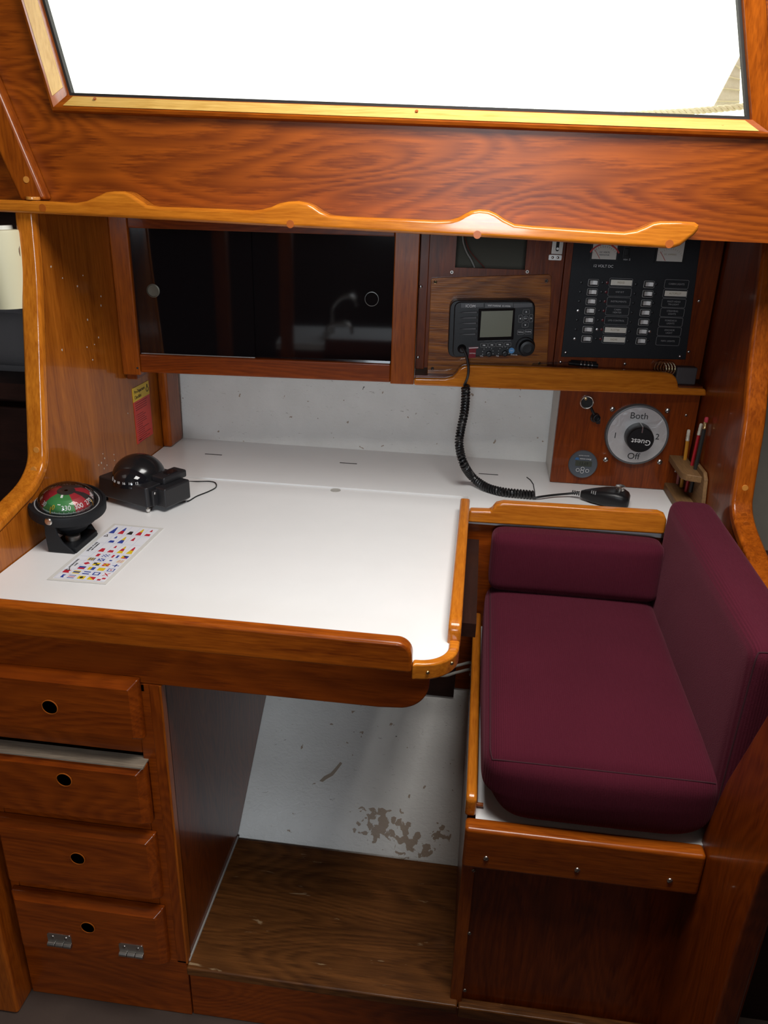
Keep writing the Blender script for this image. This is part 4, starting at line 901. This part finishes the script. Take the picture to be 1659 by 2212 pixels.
mb = MB(); mb.tube([at(1277, 881, Y=YB - .004), at(1280, 888, Y=YB - .008), at(1284, 896, Y=YB - .009)], .0030, 8); build(mb, 'cap_strap', RUBBER, ps)

# ================================================================ PENCIL HOLDER on the right bulkhead
ph = thing('pencil_holder', 'small wooden two-tier pencil rack fixed to the right bulkhead', 'pencil rack', (.455, 1.6, ZD))
mb = MB(); XB = .467
def yzpt(px, py, X=XB): p = at(px, py, X=X); return (p.y, p.z)
mb.prism([(1.47, .790), (1.655, .790), (1.655, .835), (1.585, .872), (1.505, .872), (1.49, .862)], 'x', .459, XB); build(mb, 'back_plate', wood('y', 'holder'), ph, bevel=.002)
UT = .858; LT = .795
mb = MB(); mb.prism([(.4595, 1.505), (.432, 1.515), (.424, 1.53), (.424, 1.64), (.430, 1.652), (.4595, 1.655)], 'z', UT - .010, UT + .004); build(mb, 'upper_tier', wood('y', 'holder'), ph, bevel=.002)
mb = MB(); mb.prism([(.4595, 1.505), (.432, 1.515), (.424, 1.53), (.424, 1.64), (.430, 1.652), (.4595, 1.655)], 'z', ZD + .0045, LT + .004); build(mb, 'lower_tier', wood('y', 'holder'), ph, bevel=.002)
def pencil(lab, top, base, col, r=.0036, ferr=BRASS, eras=None, name='pencil', cap=True):
    top, base = Vector(top), Vector(base); d = (top - base).normalized(); L_ = (top - base).length
    pr = thing(name, lab, name, base, 'pencils in the rack')
    mb = MB(); mb.lathe([(r, 0), (r, L_ - .024)], base, d, 6); build(mb, 'shaft', col, pr, ang=30)
    mb = MB(); mb.lathe([(r * 1.05, 0), (r * 1.12, .003), (r * 1.0, .004), (r * 1.12, .007), (r * 1.0, .009), (r * 1.1, .014)], base + d * (L_ - .024), d, 12); build(mb, 'ferrule', ferr, pr)
    mb = MB(); mb.lathe([(r * .98, 0), (r * .98, .008), (r * .6, .010), (0, .010)], base + d * (L_ - .010), d, 12); build(mb, 'eraser', eras, pr)
ERW = plain('eraser_white', (.55, .50, .42), .8); ERR = plain('eraser_red', (.36, .02, .04), .7); WORNF = plain('worn_ferrule', (.62, .58, .48), .4, metal=.4)
pencil('yellow pencil with a worn white end in the rack', at(1488, 928, Y=1.615), at(1471, 1052, Y=1.612), plain('pencil_yellow', (.50, .21, .02), .35), ferr=WORNF, eras=ERW)
pencil('red pencil between yellow and black ones in the rack', at(1515, 915, Y=1.580), at(1481, 1062, Y=1.575), plain('pencil_red', (.34, .012, .02), .35), ferr=WORNF, eras=ERW, r=.0034)
pencil('black pencil with red eraser, tallest in the rack', at(1527, 901, Y=1.555), at(1491, 1063, Y=1.550), plain('pencil_black', (.018, .020, .020), .35), ferr=BRASS, eras=ERR, r=.0040)
pencil('short pink stub with dark end, lowest in the rack', at(1470, 998, Y=1.636), at(1463, 1045, Y=1.636), plain('pencil_pink', (.42, .13, .11), .5), ferr=INK, eras=INK, r=.0034)
# ================================================================ BRACKET COMPASS
cb = thing('steering_compass', 'black bracket-mounted compass with red and green card under a clear dome', 'compass', (-.679, 1.155, ZD))
pc_ = Vector((-.690, 1.167, .8425)); ce = MB()
mb = MB(); mb.prism([(-.703, 1.115), (-.655, 1.115), (-.655, 1.192), (-.703, 1.192)], 'z', ZD + .0002, ZD + .011); build(mb, 'base_plate', BLACKM, cb, bevel=.0015)
for s, y0 in ((0, 1.1115), (1, 1.192)):
    yt = 1.1035 if s == 0 else 1.2265
    mb = MB(); prof = [(-.704, ZD + .001), (-.656, ZD + .001), (-.662, ZD + .008), (-.674, ZD + .020), (-.681, ZD + .034), (-.6825, ZD + .060), (-.684, ZD + .066), (-.690, ZD + .0685), (-.696, ZD + .066), (-.700, ZD + .060), (-.703, ZD + .035)]
    vs = []
    for dy in (0, .0042):
        for x, z in prof:
            k = (z - ZD) / .068; vs.append((x, y0 + (yt - y0) * k + dy, z))
    n = len(prof); mb.add(vs, [list(range(n)), list(range(2 * n - 1, n - 1, -1))] + [(i, (i + 1) % n, n + (i + 1) % n, n + i) for i in range(n)])
    build(mb, 'bracket_arm', BLACKM, cb, bevel=.001)
    d = -1 if s == 0 else 1; y = yt if s == 0 else yt + .0042
    mb = MB(); mb.lathe([(.0065, 0), (.0065, .002), (.005, .0036), (0, .004)], (-.690, y, .840), (0, d, 0), 20); build(mb, 'pivot_screw', STEEL, cb)
mb = MB(); mb.lathe([(.006, 0), (.0125, .0), (.0125, .007), (.011, .0085), (0, .0085)], (-.678, 1.150, ZD + .011), (0, 0, 1), 32); build(mb, 'thumb_screw', DULLSTEEL, cb)
TL_ = (.10, -.13, 1)
mb = MB(); mb.lathe([(0, -.046), (.024, -.046), (.030, -.040), (.036, -.026), (.047, -.021), (.0495, -.008), (.0605, -.0075), (.0635, -.005), (.0640, .010), (.0625, .0125), (.059, .0135), (.0575, .010), (.047, .0095), (0, .0095)], pc_, TL_, 64); build(mb, 'bowl', BLACKM, cb, ang=35)
axc = Vector(TL_).normalized(); tc_ = Vector((1, 0, 0)) - axc * axc.x; tc_.normalize(); bc_ = axc.cross(tc_)
def onc(r, h, deg): a = math.radians(deg); return pc_ + axc * h + (tc_ * math.cos(a) + bc_ * math.sin(a)) * r
GRN = plain('card_green', (.045, .20, .055), .45); RED = plain('card_red', (.33, .02, .03), .45); CDK = plain('card_dark', (.03, .025, .025), .45); YEL = plain('lubber_yellow', (.75, .45, .03), .4)
sect = lambda d: 0 if (-128 <= d < -47) else 1 if (-47 <= d < -8 or -160 <= d < -128) else 2 if (-8 <= d < 20 or 60 <= d < 140) else 1
mb = MB(); prof = [(.044, .008), (.043, .014), (.038, .021), (.028, .027), (.015, .0305), (.003, .0315)]
for k in range(72):
    d0, d1 = -180 + 5 * k, -175 + 5 * k; m_ = sect(d0)
    for i in range(len(prof) - 1):
        mb.add([onc(*prof[i], d0), onc(*prof[i], d1), onc(*prof[i + 1], d1), onc(*prof[i + 1], d0)], [(0, 1, 2, 3)], m_ if i < 4 else 2)
    for f_ in (0, 2.5):
        L_ = .0035 if k % 2 == 0 and f_ == 0 else .0022
        a, b_, c_, e_ = onc(.0442, .0095, d0 + f_ - .6), onc(.0442, .0095, d0 + f_ + .6), onc(.0436, .0095 + L_, d0 + f_ + .6), onc(.0436, .0095 + L_, d0 + f_ - .6); mb.add([a, b_, c_, e_], [(0, 1, 2, 3)], 3)
        r0 = onc(.0512, .0101, d0 + f_ - .4), onc(.0512, .0101, d0 + f_ + .4), onc(.0532, .0101, d0 + f_ + .4), onc(.0532, .0101, d0 + f_ - .4); mb.add(list(r0), [(0, 1, 2, 3)], 3)
def conetext(s, r, h, deg, size, slope, m, sx=1.0):
    p = onc(r, h, deg); a = math.radians(deg); rad = tc_ * math.cos(a) + bc_ * math.sin(a); n_ = (rad * math.sin(math.radians(slope)) + axc * math.cos(math.radians(slope))).normalized()
    upv = (-rad - n_ * (-rad).dot(n_)).normalized(); x_ = upv.cross(n_); M = Matrix((x_, upv, n_)).transposed().to_4x4(); M.translation = p + n_ * .0006; mb.text(s, size, M, m, sx=sx)
for s, d in (('0', -95), ('330', -65), ('300', -35), ('270', -5), ('30', -125), ('60', -155), ('240', 25), ('90', 175), ('210', 55), ('180', 85), ('150', 115), ('120', 145)): conetext(s, .0400, .0185, d, .0122, 52, 4 if s == '0' else 3, .85)
p0_ = [onc(.036, .0225, -83 - 4), onc(.036, .0225, -79), onc(.016, .0312, -79), onc(.016, .0312, -91)]; mb.add(p0_, [(0, 1, 2, 3)], 3)
build(mb, 'compass_card', [GRN, RED, CDK, WINK, YEL], cb, smooth=False)
mb = MB()
for d in (-98, 0): mb.tube([onc(.0468, .010, d), onc(.0462, .016, d), onc(.0435, .0215, d)], .0007, 6)
build(mb, 'lubber_line', YEL, cb)
mb = MB(); mb.lathe([(.0478, .0095), (.0474, .016), (.044, .0235), (.036, .0305), (.024, .0355), (.010, .0378), (0, .038)], pc_, TL_, 48); build(mb, 'clear_dome', clear_glass('dome_clear', (.97, .97, .97), .9), cb)

# ================================================================ BULKHEAD COMPASS
cA = Vector((-.606, 1.301, 0)); e1 = Vector((-.153, .061, 0)).normalized(); e2 = Vector((.061, .153, 0)).normalized()
BM_ = Matrix((( e1.x, e2.x, 0, cA.x), (e1.y, e2.y, 0, cA.y), (0, 0, 1, ZD), (0, 0, 0, 1)))      # local: x to the left along the front, y back
kc_ = thing('boxed_compass', 'black boxed compass with dark dome and wire loop beside left bulkhead', 'compass', BM_)
SATIN = plain('satin_black', (.013, .013, .015), .42, bump=.1, bscale=600)
mb = MB(); q0 = [(.004, 0), (.132, .0), (.136, .004), (.136, .10), (.126, .112), (.010, .112), (0, .105), (0, .004)]
vs = [BM_ @ Vector((x, y, .0125)) for x, y in q0] + [BM_ @ Vector((.068 + (x - .068) * .95, .056 + (y - .056) * .95, .052)) for x, y in q0]
n = len(q0); mb.add(vs, [list(range(n)), list(range(2 * n - 1, n - 1, -1))] + [(i, (i + 1) % n, n + (i + 1) % n, n + i) for i in range(n)]); build(mb, 'case', SATIN, kc_, bevel=.004)
dc_ = BM_ @ Vector((.074, .055, .050))
mb = MB(); mb.lathe([(.051 * math.cos(a), .043 * math.sin(a)) for a in [i * math.pi / 28 for i in range(15)]], dc_, (0, 0, 1), 48); build(mb, 'dome_hood', plain('hood_black', (.010, .010, .011), .18), kc_)
lcn = BM_ @ Vector((.066, .033, .044)); LR = .036
GB = plain('lens_black', (.008, .008, .010), .05)
mb = MB(); mb.lathe([(LR * math.cos(a) * 1.12, LR * math.sin(a)) for a in [i * math.pi / 28 for i in range(15)]], lcn, (0, 0, 1), 48); ln = build(mb, 'lens', GB, kc_)
mb = MB(); fd = math.degrees(math.atan2(-e2.y, -e2.x))
for k, s in enumerate(('24', '22', '20', '18', '16', '14', '12')):
    a = math.radians(fd - 54 + 18 * k); el = math.radians(16); rad = Vector((math.cos(a), math.sin(a), 0)); n_ = (rad * math.cos(el) + Vector((0, 0, 1)) * math.sin(el)).normalized()
    upv = (Vector((0, 0, 1)) - n_ * n_.z).normalized(); x_ = upv.cross(n_); M = Matrix((x_, upv, n_)).transposed().to_4x4(); M.translation = lcn + rad * LR * 1.12 * math.cos(el) + Vector((0, 0, LR * math.sin(el))) + n_ * .0006; mb.text(s, .0068, M, 0)
build(mb, 'lettering', WINK, ln, smooth=False)
mb = MB(); mb.box((-.026, .022, .010), (.002, .092, .050), 0, BM_); build(mb, 'battery_box', SATIN, kc_, bevel=.004)
mb = MB(); mb.box((-.008, .040, .048), (.026, .104, .064), 0, BM_); build(mb, 'light_housing', SATIN, kc_, bevel=.004)
mb = MB(); mb.prism(rrect(-.002, .016, .060, .088, .005), 'z', .0635, .0650, 0, BM_); build(mb, 'cover_plate', GB, kc_, bevel=.0004)
mb = MB(); mb.box((-.006, .010, .014), (.002, .026, .046), 0, BM_); build(mb, 'clip', SATIN, kc_, bevel=.002); screw(kc_, BM_ @ Vector((-.006, .016, .040)), -e1, .003)
mb = MB(); mb.cyl(BM_ @ Vector((.008, .008, .0)), BM_ @ Vector((.008, .008, .016)), .0024, 10, 1); mb.lathe([(.004, 0), (.004, .005)], BM_ @ Vector((.008, .008, .003)), (0, 0, 1), 6, 0); build(mb, 'foot_screw', [plain('nut_white', (.6, .58, .55), .5), DULLSTEEL], kc_)
for fx, fy in ((.126, .012), (.126, .100), (.012, .100)): mb = MB(); mb.cyl(BM_ @ Vector((fx, fy, .0)), BM_ @ Vector((fx, fy, .014)), .0035, 10); build(mb, 'foot', SATIN, kc_)
zz = ZD + .0016
a0 = BM_ @ Vector((-.024, .085, .030)); a1 = BM_ @ Vector((-.020, .030, .012))
cp_ = [a0] + [at(x, y, Z=zz) for x, y in ((392, 1042), (430, 1040), (455, 1040), (466, 1044), (466, 1053), (450, 1062), (425, 1072), (408, 1082), (394, 1085))] + [a1]
mb = MB(); mb.tube(smoothpts(cp_, 8), .0013, 6); build(mb, 'wire_loop', RUBBER, kc_)

# ================================================================ FLAG CARD
x0s, x1s, y0s, y1s = -.654, -.556, 1.016, 1.246
sh_ = thing('flag_card', 'white laminated card printed with coloured signal flags on the chart table', 'card', ((x0s + x1s) / 2, (y0s + y1s) / 2, ZD))
mb = MB(); zs = ZD + .0004
mb.prism([(x0s, y0s), (x1s, y0s + .002), (x1s + .004, y1s - .003), (x0s + .004, y1s)], 'z', zs, zs + .0007); build(mb, 'laminate', plain('laminate', (.72, .71, .68), .2, coat=.5), sh_)
mb = MB(); z1 = zs + .0008
mb.prism([(x0s + .007, y0s + .006), (x1s - .006, y0s + .007), (x1s - .003, y1s - .009), (x0s + .010, y1s - .006)], 'z', z1 - .0001, z1 + .0001, 0)
C_ = {'w': 0, 'r': 2, 'b': 1, 'y': 3, 'k': 4, 'l': 5}
def fq(x, y, w, h, c, k=0):
    zt = z1 + .0002 + .00004 * k; mb.add([(x, y, zt), (x + w, y, zt), (x + w, y + h, zt), (x, y + h, zt)], [(0, 1, 2, 3)], C_[c])
def ft(pts, c, k=0): zt = z1 + .0002 + .00004 * k; mb.add([(px, py, zt) for px, py in pts], [list(range(len(pts)))], C_[c])
def flag(x, y, w, h, kind):
    if kind == 0: fq(x, y, w / 2, h, 'w'); ft([(x + w / 2, y), (x + w, y), (x + w * .78, y + h / 2), (x + w, y + h), (x + w / 2, y + h)], 'b', 1)
    elif kind == 1: ft([(x, y), (x + w, y), (x + w * .78, y + h / 2), (x + w, y + h), (x, y + h)], 'r')
    elif kind == 2:
        for i, c in enumerate('bwrwb'): fq(x, y + h * i / 5, w, h / 5, c)
    elif kind == 3: fq(x, y, w, h, 'y'); fq(x, y + h * .3, w, h * .4, 'b', 1)
    elif kind == 4: fq(x, y, w, h / 2, 'r'); fq(x, y + h / 2, w, h / 2, 'b')
    elif kind == 5: fq(x, y, w, h, 'w'); ft([(x + w / 2, y), (x + w, y + h / 2), (x + w / 2, y + h), (x, y + h / 2)], 'r', 1)
    elif kind == 6:
        for i in range(6): fq(x + w * i / 6, y, w / 6, h, 'yb'[i % 2])
    elif kind == 7: fq(x, y, w / 2, h, 'w'); fq(x + w / 2, y, w / 2, h, 'r')
    elif kind == 8: fq(x, y, w, h, 'y'); ft([(x + w / 2 + w * .24 * math.cos(a), y + h / 2 + h * .34 * math.sin(a)) for a in [i * math.pi / 6 for i in range(12)]], 'k', 1)
    elif kind == 9: fq(x, y, w, h, 'b'); fq(x, y + h / 3, w, h / 3, 'w', 1)
    elif kind == 10: fq(x, y, w / 2, h, 'y'); fq(x + w / 2, y, w / 2, h, 'b')
    elif kind == 11: fq(x, y, w / 2, h / 2, 'y'); fq(x + w / 2, y + h / 2, w / 2, h / 2, 'y'); fq(x + w / 2, y, w / 2, h / 2, 'k'); fq(x, y + h / 2, w / 2, h / 2, 'k')
    elif kind == 12: fq(x, y, w, h, 'b'); ft([(x, y), (x + w * .18, y), (x + w, y + h), (x + w * .82, y + h)], 'w', 1); ft([(x + w * .82, y), (x + w, y), (x + w * .18, y + h), (x, y + h)], 'w', 2)
    elif kind == 13:
        for i in range(4):
            for j in range(4): fq(x + w * i / 4, y + h * j / 4, w / 4, h / 4, 'bw'[(i + j) % 2])
    elif kind == 14: ft([(x, y), (x + w, y), (x, y + h)], 'y'); ft([(x + w, y), (x + w, y + h), (x, y + h)], 'r')
    elif kind == 15: fq(x, y, w, h, 'b'); fq(x + w * .22, y + h * .22, w * .56, h * .56, 'w', 1)
    elif kind == 16: fq(x, y, w, h, 'y')
    elif kind == 17: fq(x, y, w, h, 'r'); fq(x + w * .4, y, w * .2, h, 'y', 1); fq(x, y + h * .4, w, h * .2, 'y', 1)
    elif kind == 18: fq(x, y, w, h, 'b'); fq(x + w * .15, y + h * .15, w * .7, h * .7, 'w', 1); fq(x + w * .36, y + h * .36, w * .28, h * .28, 'r', 2)
    elif kind == 19: fq(x, y, w, h, 'w'); ft([(x, y), (x + w * .2, y), (x + w, y + h), (x + w * .8, y + h)], 'r', 1); ft([(x + w * .8, y), (x + w, y), (x + w * .2, y + h), (x, y + h)], 'r', 2)
    elif kind == 20: fq(x, y, w, h, 'w'); fq(x + w * .4, y, w * .2, h, 'b', 1); fq(x, y + h * .4, w, h * .2, 'b', 1)
    elif kind == 21:
        for i in range(5): ft([(x + w * i / 5, y), (x + w * (i + .5) / 5, y), (x + w * (i + 1) / 5, y + h), (x + w * (i + .5) / 5, y + h)], 'yr'[i % 2])
    elif kind == 22: fq(x, y, w / 3, h, 'r'); fq(x + w / 3, y, w / 3, h, 'w'); fq(x + 2 * w / 3, y, w / 3, h, 'b')
    elif kind == 23: fq(x, y, w, h, 'w'); fq(x, y, w / 2, h / 2, 'r', 1); fq(x + w / 2, y + h / 2, w / 2, h / 2, 'r', 1)
    elif kind == 24: fq(x, y, w, h, 'w'); fq(x + w * .3, y + h * .3, w * .4, h * .4, 'b', 1)
    elif kind == 25: ft([(x, y), (x + w, y), (x + w / 2, y + h / 2)], 'r'); ft([(x, y + h), (x + w, y + h), (x + w / 2, y + h / 2)], 'k'); ft([(x, y), (x + w / 2, y + h / 2), (x, y + h)], 'y'); ft([(x + w, y), (x + w / 2, y + h / 2), (x + w, y + h)], 'b')
def pennant(x, y, w, h, cs):
    n_ = len(cs)
    for i, c in enumerate(cs):
        k0, k1 = i / n_, (i + 1) / n_; f = lambda k: (w / 2 * (1 - k * .8))
        ft([(x + w / 2 - f(k0), y + h * k0), (x + w / 2 + f(k0), y + h * k0), (x + w / 2 + f(k1), y + h * k1), (x + w / 2 - f(k1), y + h * k1)], c)
cw_, ch_ = .0168, .0164; gx, gy = x0s + .0085, y0s + .008; idx = 0
order = [0, 2, 8, 14, 23, 1, 3, 9, 15, 19, None, 4, 10, 16, 18, None, 5, 11, 17, 20, None, 6, 12, 24, 21, None, 7, 13, 22, 25]
for r_ in range(6):
    for c in range(5):
        k = order[r_ * 5 + c] if r_ * 5 + c < len(order) else None
        X_, Y_ = gx + c * cw_ + .0014 * r_ * .25, gy + r_ * ch_
        if k is not None: flag(X_ + .0022, Y_ + .003, .0118, .0102, k)
        fq(X_, Y_, cw_, .0003, 'l', 3); 
        if k is not None or c: fq(X_, Y_, .0003, ch_, 'l', 3)
pen = [['rw', 'rwr', 'yry', 'yr'], ['bwb', 'by', 'wr', 'w'], ['b', 'rb', 'kw', 'ry', 'rwr']]
for r_ in range(3):
    for c in range(5):
        row = pen[r_]; X_, Y_ = gx + c * cw_ + .002, gy + 6 * ch_ + r_ * .038 + .002; cc = c - (5 - len(row))
        fq(X_, Y_ - .001, cw_, .0003, 'l', 3)
        if c: fq(X_, Y_ - .001, .0003, .037, 'l', 3)
        if cc >= 0 and len(row) > cc: pennant(X_ + .003, Y_ + .003, .0105, .027, row[cc])
tM = lambda x, y, r: Matrix.Translation((x, y, z1 + .0003)) @ Matrix.Rotation(math.radians(r), 4, 'Z')
mb.text('SIGNAL FLAGS', .0058, tM(x0s + .013, y0s + .128, 90), 4); mb.text('AND MEANINGS', .0040, tM(x0s + .0185, y0s + .128, 90), 4); mb.text('INTERNATIONAL', .0042, tM(x0s + .014, y0s + .062, 90), 4); mb.text('CODE', .0042, tM(x0s + .0195, y0s + .058, 90), 4)
for py_ in (.036, .172): ft([(x0s + .011, y0s + py_), (x0s + .020, y0s + py_), (x0s + .0155, y0s + py_ + .010)], 'k', 1); ft([(x0s + .0135, y0s + py_ + .002), (x0s + .0175, y0s + py_ + .002), (x0s + .0155, y0s + py_ + .0065)], 'w', 2)
build(mb, 'printed_sheet', [plain('paper', (.78, .79, .84), .35), plain('flag_blue', (.03, .06, .32), .5), plain('flag_red', (.50, .02, .04), .5), plain('flag_yellow', (.72, .52, .02), .5), plain('flag_black', (.02, .02, .02), .5), plain('grid_line', (.35, .38, .60), .5)], sh_, smooth=False)

# ================================================================ CHECKLIST STICKER
xs = -.7395; ya, yb, zt_, zb_ = 1.566, 1.651, .955, .829
ck = thing('checklist_sticker', 'yellow and red pre-departure checklist sticker on the left bulkhead', 'sticker', (xs, (ya + yb) / 2, zb_))
zh = zt_ - (zt_ - zb_) * .245
mb = MB(); mb.box((xs - .0004, ya, zb_), (xs + .0006, yb, zh), 1); mb.box((xs - .0004, ya, zh), (xs + .0006, yb, zt_), 0)
sM = lambda y, z: Matrix(((0, 0, 1, xs + .0008), (1, 0, 0, y), (0, 1, 0, z), (0, 0, 0, 1)))
mb.text('Pre-Departure', .0110, sM(ya + .006, zt_ - .0105), 2, 'LEFT', .85); mb.text('Checklist', .0110, sM(ya + .006, zt_ - .0225), 2, 'LEFT', .85)
ring = [Vector((xs + .0008, yb - .011 + .0055 * math.cos(a), zt_ - .017 + .0055 * math.sin(a))) for a in [i * math.pi / 10 for i in range(20)]]; mb.tube(ring, .0008, 5, 2, closed=True); mb.box((xs + .0004, yb - .013, zt_ - .011), (xs + .0010, yb - .008, zt_ - .006), 2)
z_ = zh - .006; random.seed(3)
for k in range(4): mb.box((xs + .0004, ya + .007, z_), (xs + .0008, ya + .007 + (.063, .058, .060, .058)[k], z_ + .0018), 3); z_ -= .0050
z_ -= .006
for k in range(14):
    if k not in (6, 9): mb.box((xs + .0004, ya + .006, z_), (xs + .0008, ya + .008, z_ + .0018), 3)
    mb.box((xs + .0004, ya + .012, z_), (xs + .0008, ya + .012 + random.uniform(.022, .062), z_ + .0016), 3); z_ -= .0048
mb.box((xs + .0004, ya + .007, zb_ + .005), (xs + .0008, ya + .022, zb_ + .008), 3)
build(mb, 'print', [plain('sticker_yellow', (.78, .53, .02), .35), plain('sticker_red', (.62, .035, .02), .35), plain('sticker_ink', (.06, .035, .01), .5), plain('sticker_text', (.24, .012, .012), .5)], ck, smooth=False)
# paint flecks and small plugs on the bulkhead
random.seed(5)
mb = MB()
for px, py in ((110, 576), (135, 601), (179, 595), (167, 618), (189, 691), (213, 729), (204, 744), (188, 750), (200, 777), (134, 756), (218, 640), (218, 660), (222, 980), (226, 990), (219, 1000), (231, 1005), (246, 982), (247, 994), (248, 1008), (225, 1012), (213, 1005), (276, 893)):
    p = at(px, py, X=-.7398); r_ = random.uniform(.0010, .0020); n_ = 6; mb.prism([(p.y + r_ * random.uniform(.5, 1) * math.cos(i), p.z + 1.4 * r_ * random.uniform(.5, 1) * math.sin(i)) for i in range(n_)], 'x', -.7402, -.7392)
fl = struct(build(mb, 'trim_6', plain('bare_fleck', (.55, .48, .38), .8), smooth=False))

# ================================================================ LEFT CABIN
pL = at(18, 582, Y=1.27)
rl = thing('reading_lamp', 'cream cylindrical reading lamp on the far side of the left bulkhead', 'lamp', pL)
dn = Vector((.055, .0, -1)).normalized()
mb = MB(); mb.lathe([(.030, -.0635), (.0375, -.0625), (.0385, -.058), (.0375, .0), (.0340, .062), (.0325, .062), (.035, 0), (.036, -.058)], pL, dn, 40); build(mb, 'lamp_shade', plain('lamp_cream', (.66, .62, .42), .5), rl)
mb = MB(); mb.cyl(pL - dn * .070, pL - dn * .061, .020, 24); build(mb, 'cap', plain('cap_white', (.75, .74, .68), .4), rl, bevel=.0015)
mb = MB(); mb.cyl((pL.x + .030, 1.27, pL.z + .030), (-.7655, 1.27, pL.z + .030), .008, 16); mb.lathe([(.016, 0), (.014, .008), (.008, .012)], (-.7655, 1.27, pL.z + .030), (-1, 0, 0), 20); build(mb, 'arm', DULLSTEEL, rl)
zl_ = at(40, 796, Y=1.42).z
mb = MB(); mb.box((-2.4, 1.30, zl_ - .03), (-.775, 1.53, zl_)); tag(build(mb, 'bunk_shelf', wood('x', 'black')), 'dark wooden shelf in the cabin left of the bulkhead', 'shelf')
pv = at(18, 745, Y=1.43); zc_ = zl_ + .064
vs, fs = cushion((.20, .12, .13), .05, (.01, .01, .012)); mb = MB(); mb.add(vs, fs, 0, Matrix.Translation((-.925, 1.43, zc_)))
pw = build(mb, 'pillow', plain('grey_cloth', (.11, .10, .10), .95, bump=.3, bscale=400), ang=180); tag(pw, 'dark grey pillow under the reading lamp on the left shelf', 'pillow')
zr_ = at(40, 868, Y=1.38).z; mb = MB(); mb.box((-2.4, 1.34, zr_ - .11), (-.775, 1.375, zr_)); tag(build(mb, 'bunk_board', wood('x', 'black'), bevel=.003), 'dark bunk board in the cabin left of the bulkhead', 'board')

# ================================================================ RIGHT CABIN
bk = thing('bunk_locker', 'low dark bunk locker with varnished lip at the lower right edge', 'locker', (.9, 1.1, 0))
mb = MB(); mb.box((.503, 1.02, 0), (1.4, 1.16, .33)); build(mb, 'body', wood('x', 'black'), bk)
mb = MB(); mb.box((.503, .995, .272), (1.4, 1.022, .362)); build(mb, 'lip', wood('x', 'teak'), bk, bevel=.005)

# ================================================================ UNDER THE TABLE
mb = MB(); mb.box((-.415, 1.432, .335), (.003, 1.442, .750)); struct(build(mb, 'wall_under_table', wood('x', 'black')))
CABLE = plain('white_cable', (.42, .40, .36), .5)
mb = MB()
for dz, dy in ((0, 0), (.009, .012)):
    pts = smoothpts([Vector((-.14, 1.385 + dy, .50 + dz)), Vector((-.10, 1.375 + dy, .445 + dz)), at(950, 1459, Y=1.36) + Vector((0, dy, dz)), at(985, 1453, Y=1.36) + Vector((0, dy, dz)), at(1018, 1446, Y=1.36) + Vector((0, dy, dz)), Vector((.0345, 1.36 + dy, .445 + dz))], 8); mb.tube(pts, .0032, 8)
tag(build(mb, 'cable', CABLE), 'pair of white cables sagging under the chart table corner', 'cable')

# ================================================================ GALLEY behind the camera (seen mirrored in the black glass)
gco = CAB @ Vector((0, .014, 0))
def mir(px, py, Y=3.9):
    p = at(px, py, Y=Y); return p - CN * (2 * (p - gco).dot(CN))
g0 = mir(660, 742); g1 = mir(843, 745)
gz = min(g0.z, g1.z)
gt = thing('galley_counter', 'white galley counter behind the viewer, reflected in the black glass', 'counter', (g1.x, g1.y, 0))
xa, xb = sorted((g0.x, g1.x + 1.0)); yf = g0.y
mb = MB(); mb.box((xa - .15, yf - .55, gz - .03), (xb, yf + .02, gz)); build(mb, 'worktop', WHITE, gt)
mb = MB(); mb.box((xa + .10, yf + .02, gz - .05), (xb, yf + .04, gz + .03)); mb.box((xa - .15, yf, 0), (xb, yf + .015, gz - .03)); build(mb, 'front', wood('x', 'dark'), gt)
def gal(pts, r, name, lab, Y):
    q = [mir(x, y, Y) for x, y in pts]; mb = MB(); mb.tube(smoothpts(q, 6), r, 10)
    b_ = q[0]; mb.cyl((b_.x, b_.y, gz), (b_.x, b_.y, gz + .03), r * 2, 16); t_ = thing(name, lab, 'tap', (b_.x, b_.y, gz)); build(mb, 'spout', STEEL, t_); return t_
gal([(716, 742), (717, 690), (718, 664), (735, 645), (752, 640), (765, 645), (772, 662)], .010, 'tap', 'tall curved steel tap on the galley counter', 4.25)
gal([(705, 742), (706, 712), (712, 703), (728, 700), (748, 701), (758, 708), (760, 722)], .010, 'tap', 'low square steel tap on the galley counter', 4.1)
for px, nm in ((480, 1), (618, 2)):
    q = mir(px, 600, 3.6); mb = MB(); mb.box((q.x - .03, q.y - .03, 0), (q.x + .03, q.y + .03, 1.98)); struct(build(mb, 'trim_%d' % (6 + nm), wood('z', 'teak')))

# ================================================================ LIGHT
wd = bpy.data.worlds.new('overcast'); S.world = wd; wd.use_nodes = True
bgn = wd.node_tree.nodes['Background']; bgn.inputs[0].default_value = (1, .99, .955, 1); bgn.inputs[1].default_value = 2.6
def area(name, loc, rot, sx, sy, e, col):
    l = bpy.data.lights.new(name, 'AREA'); l.shape = 'RECTANGLE'; l.size = sx; l.size_y = sy; l.energy = e; l.color = col
    o = bpy.data.objects.new(name, l); COL.objects.link(o); o.location = loc; o.rotation_euler = rot; return o
area('hatch_daylight', ((hx0 + hx1) / 2, (hy0 + hy1) / 2, 2.0), (0, 0, 0), hx1 - hx0, hy1 - hy0, 19.5, (1, .97, .93))
area('companionway_daylight', (0, -1.97, 1.55), (math.radians(90), 0, 0), .42, .68, 28, (.80, .90, 1))
S.view_settings.view_transform = 'Standard'; S.view_settings.look = 'None'; S.view_settings.gamma = 1; S.view_settings.use_curve_mapping = False
S.view_settings.exposure = 0.0
S.cycles.max_bounces = 8; S.cycles.transparent_max_bounces = 12; S.cycles.sample_clamp_indirect = 6
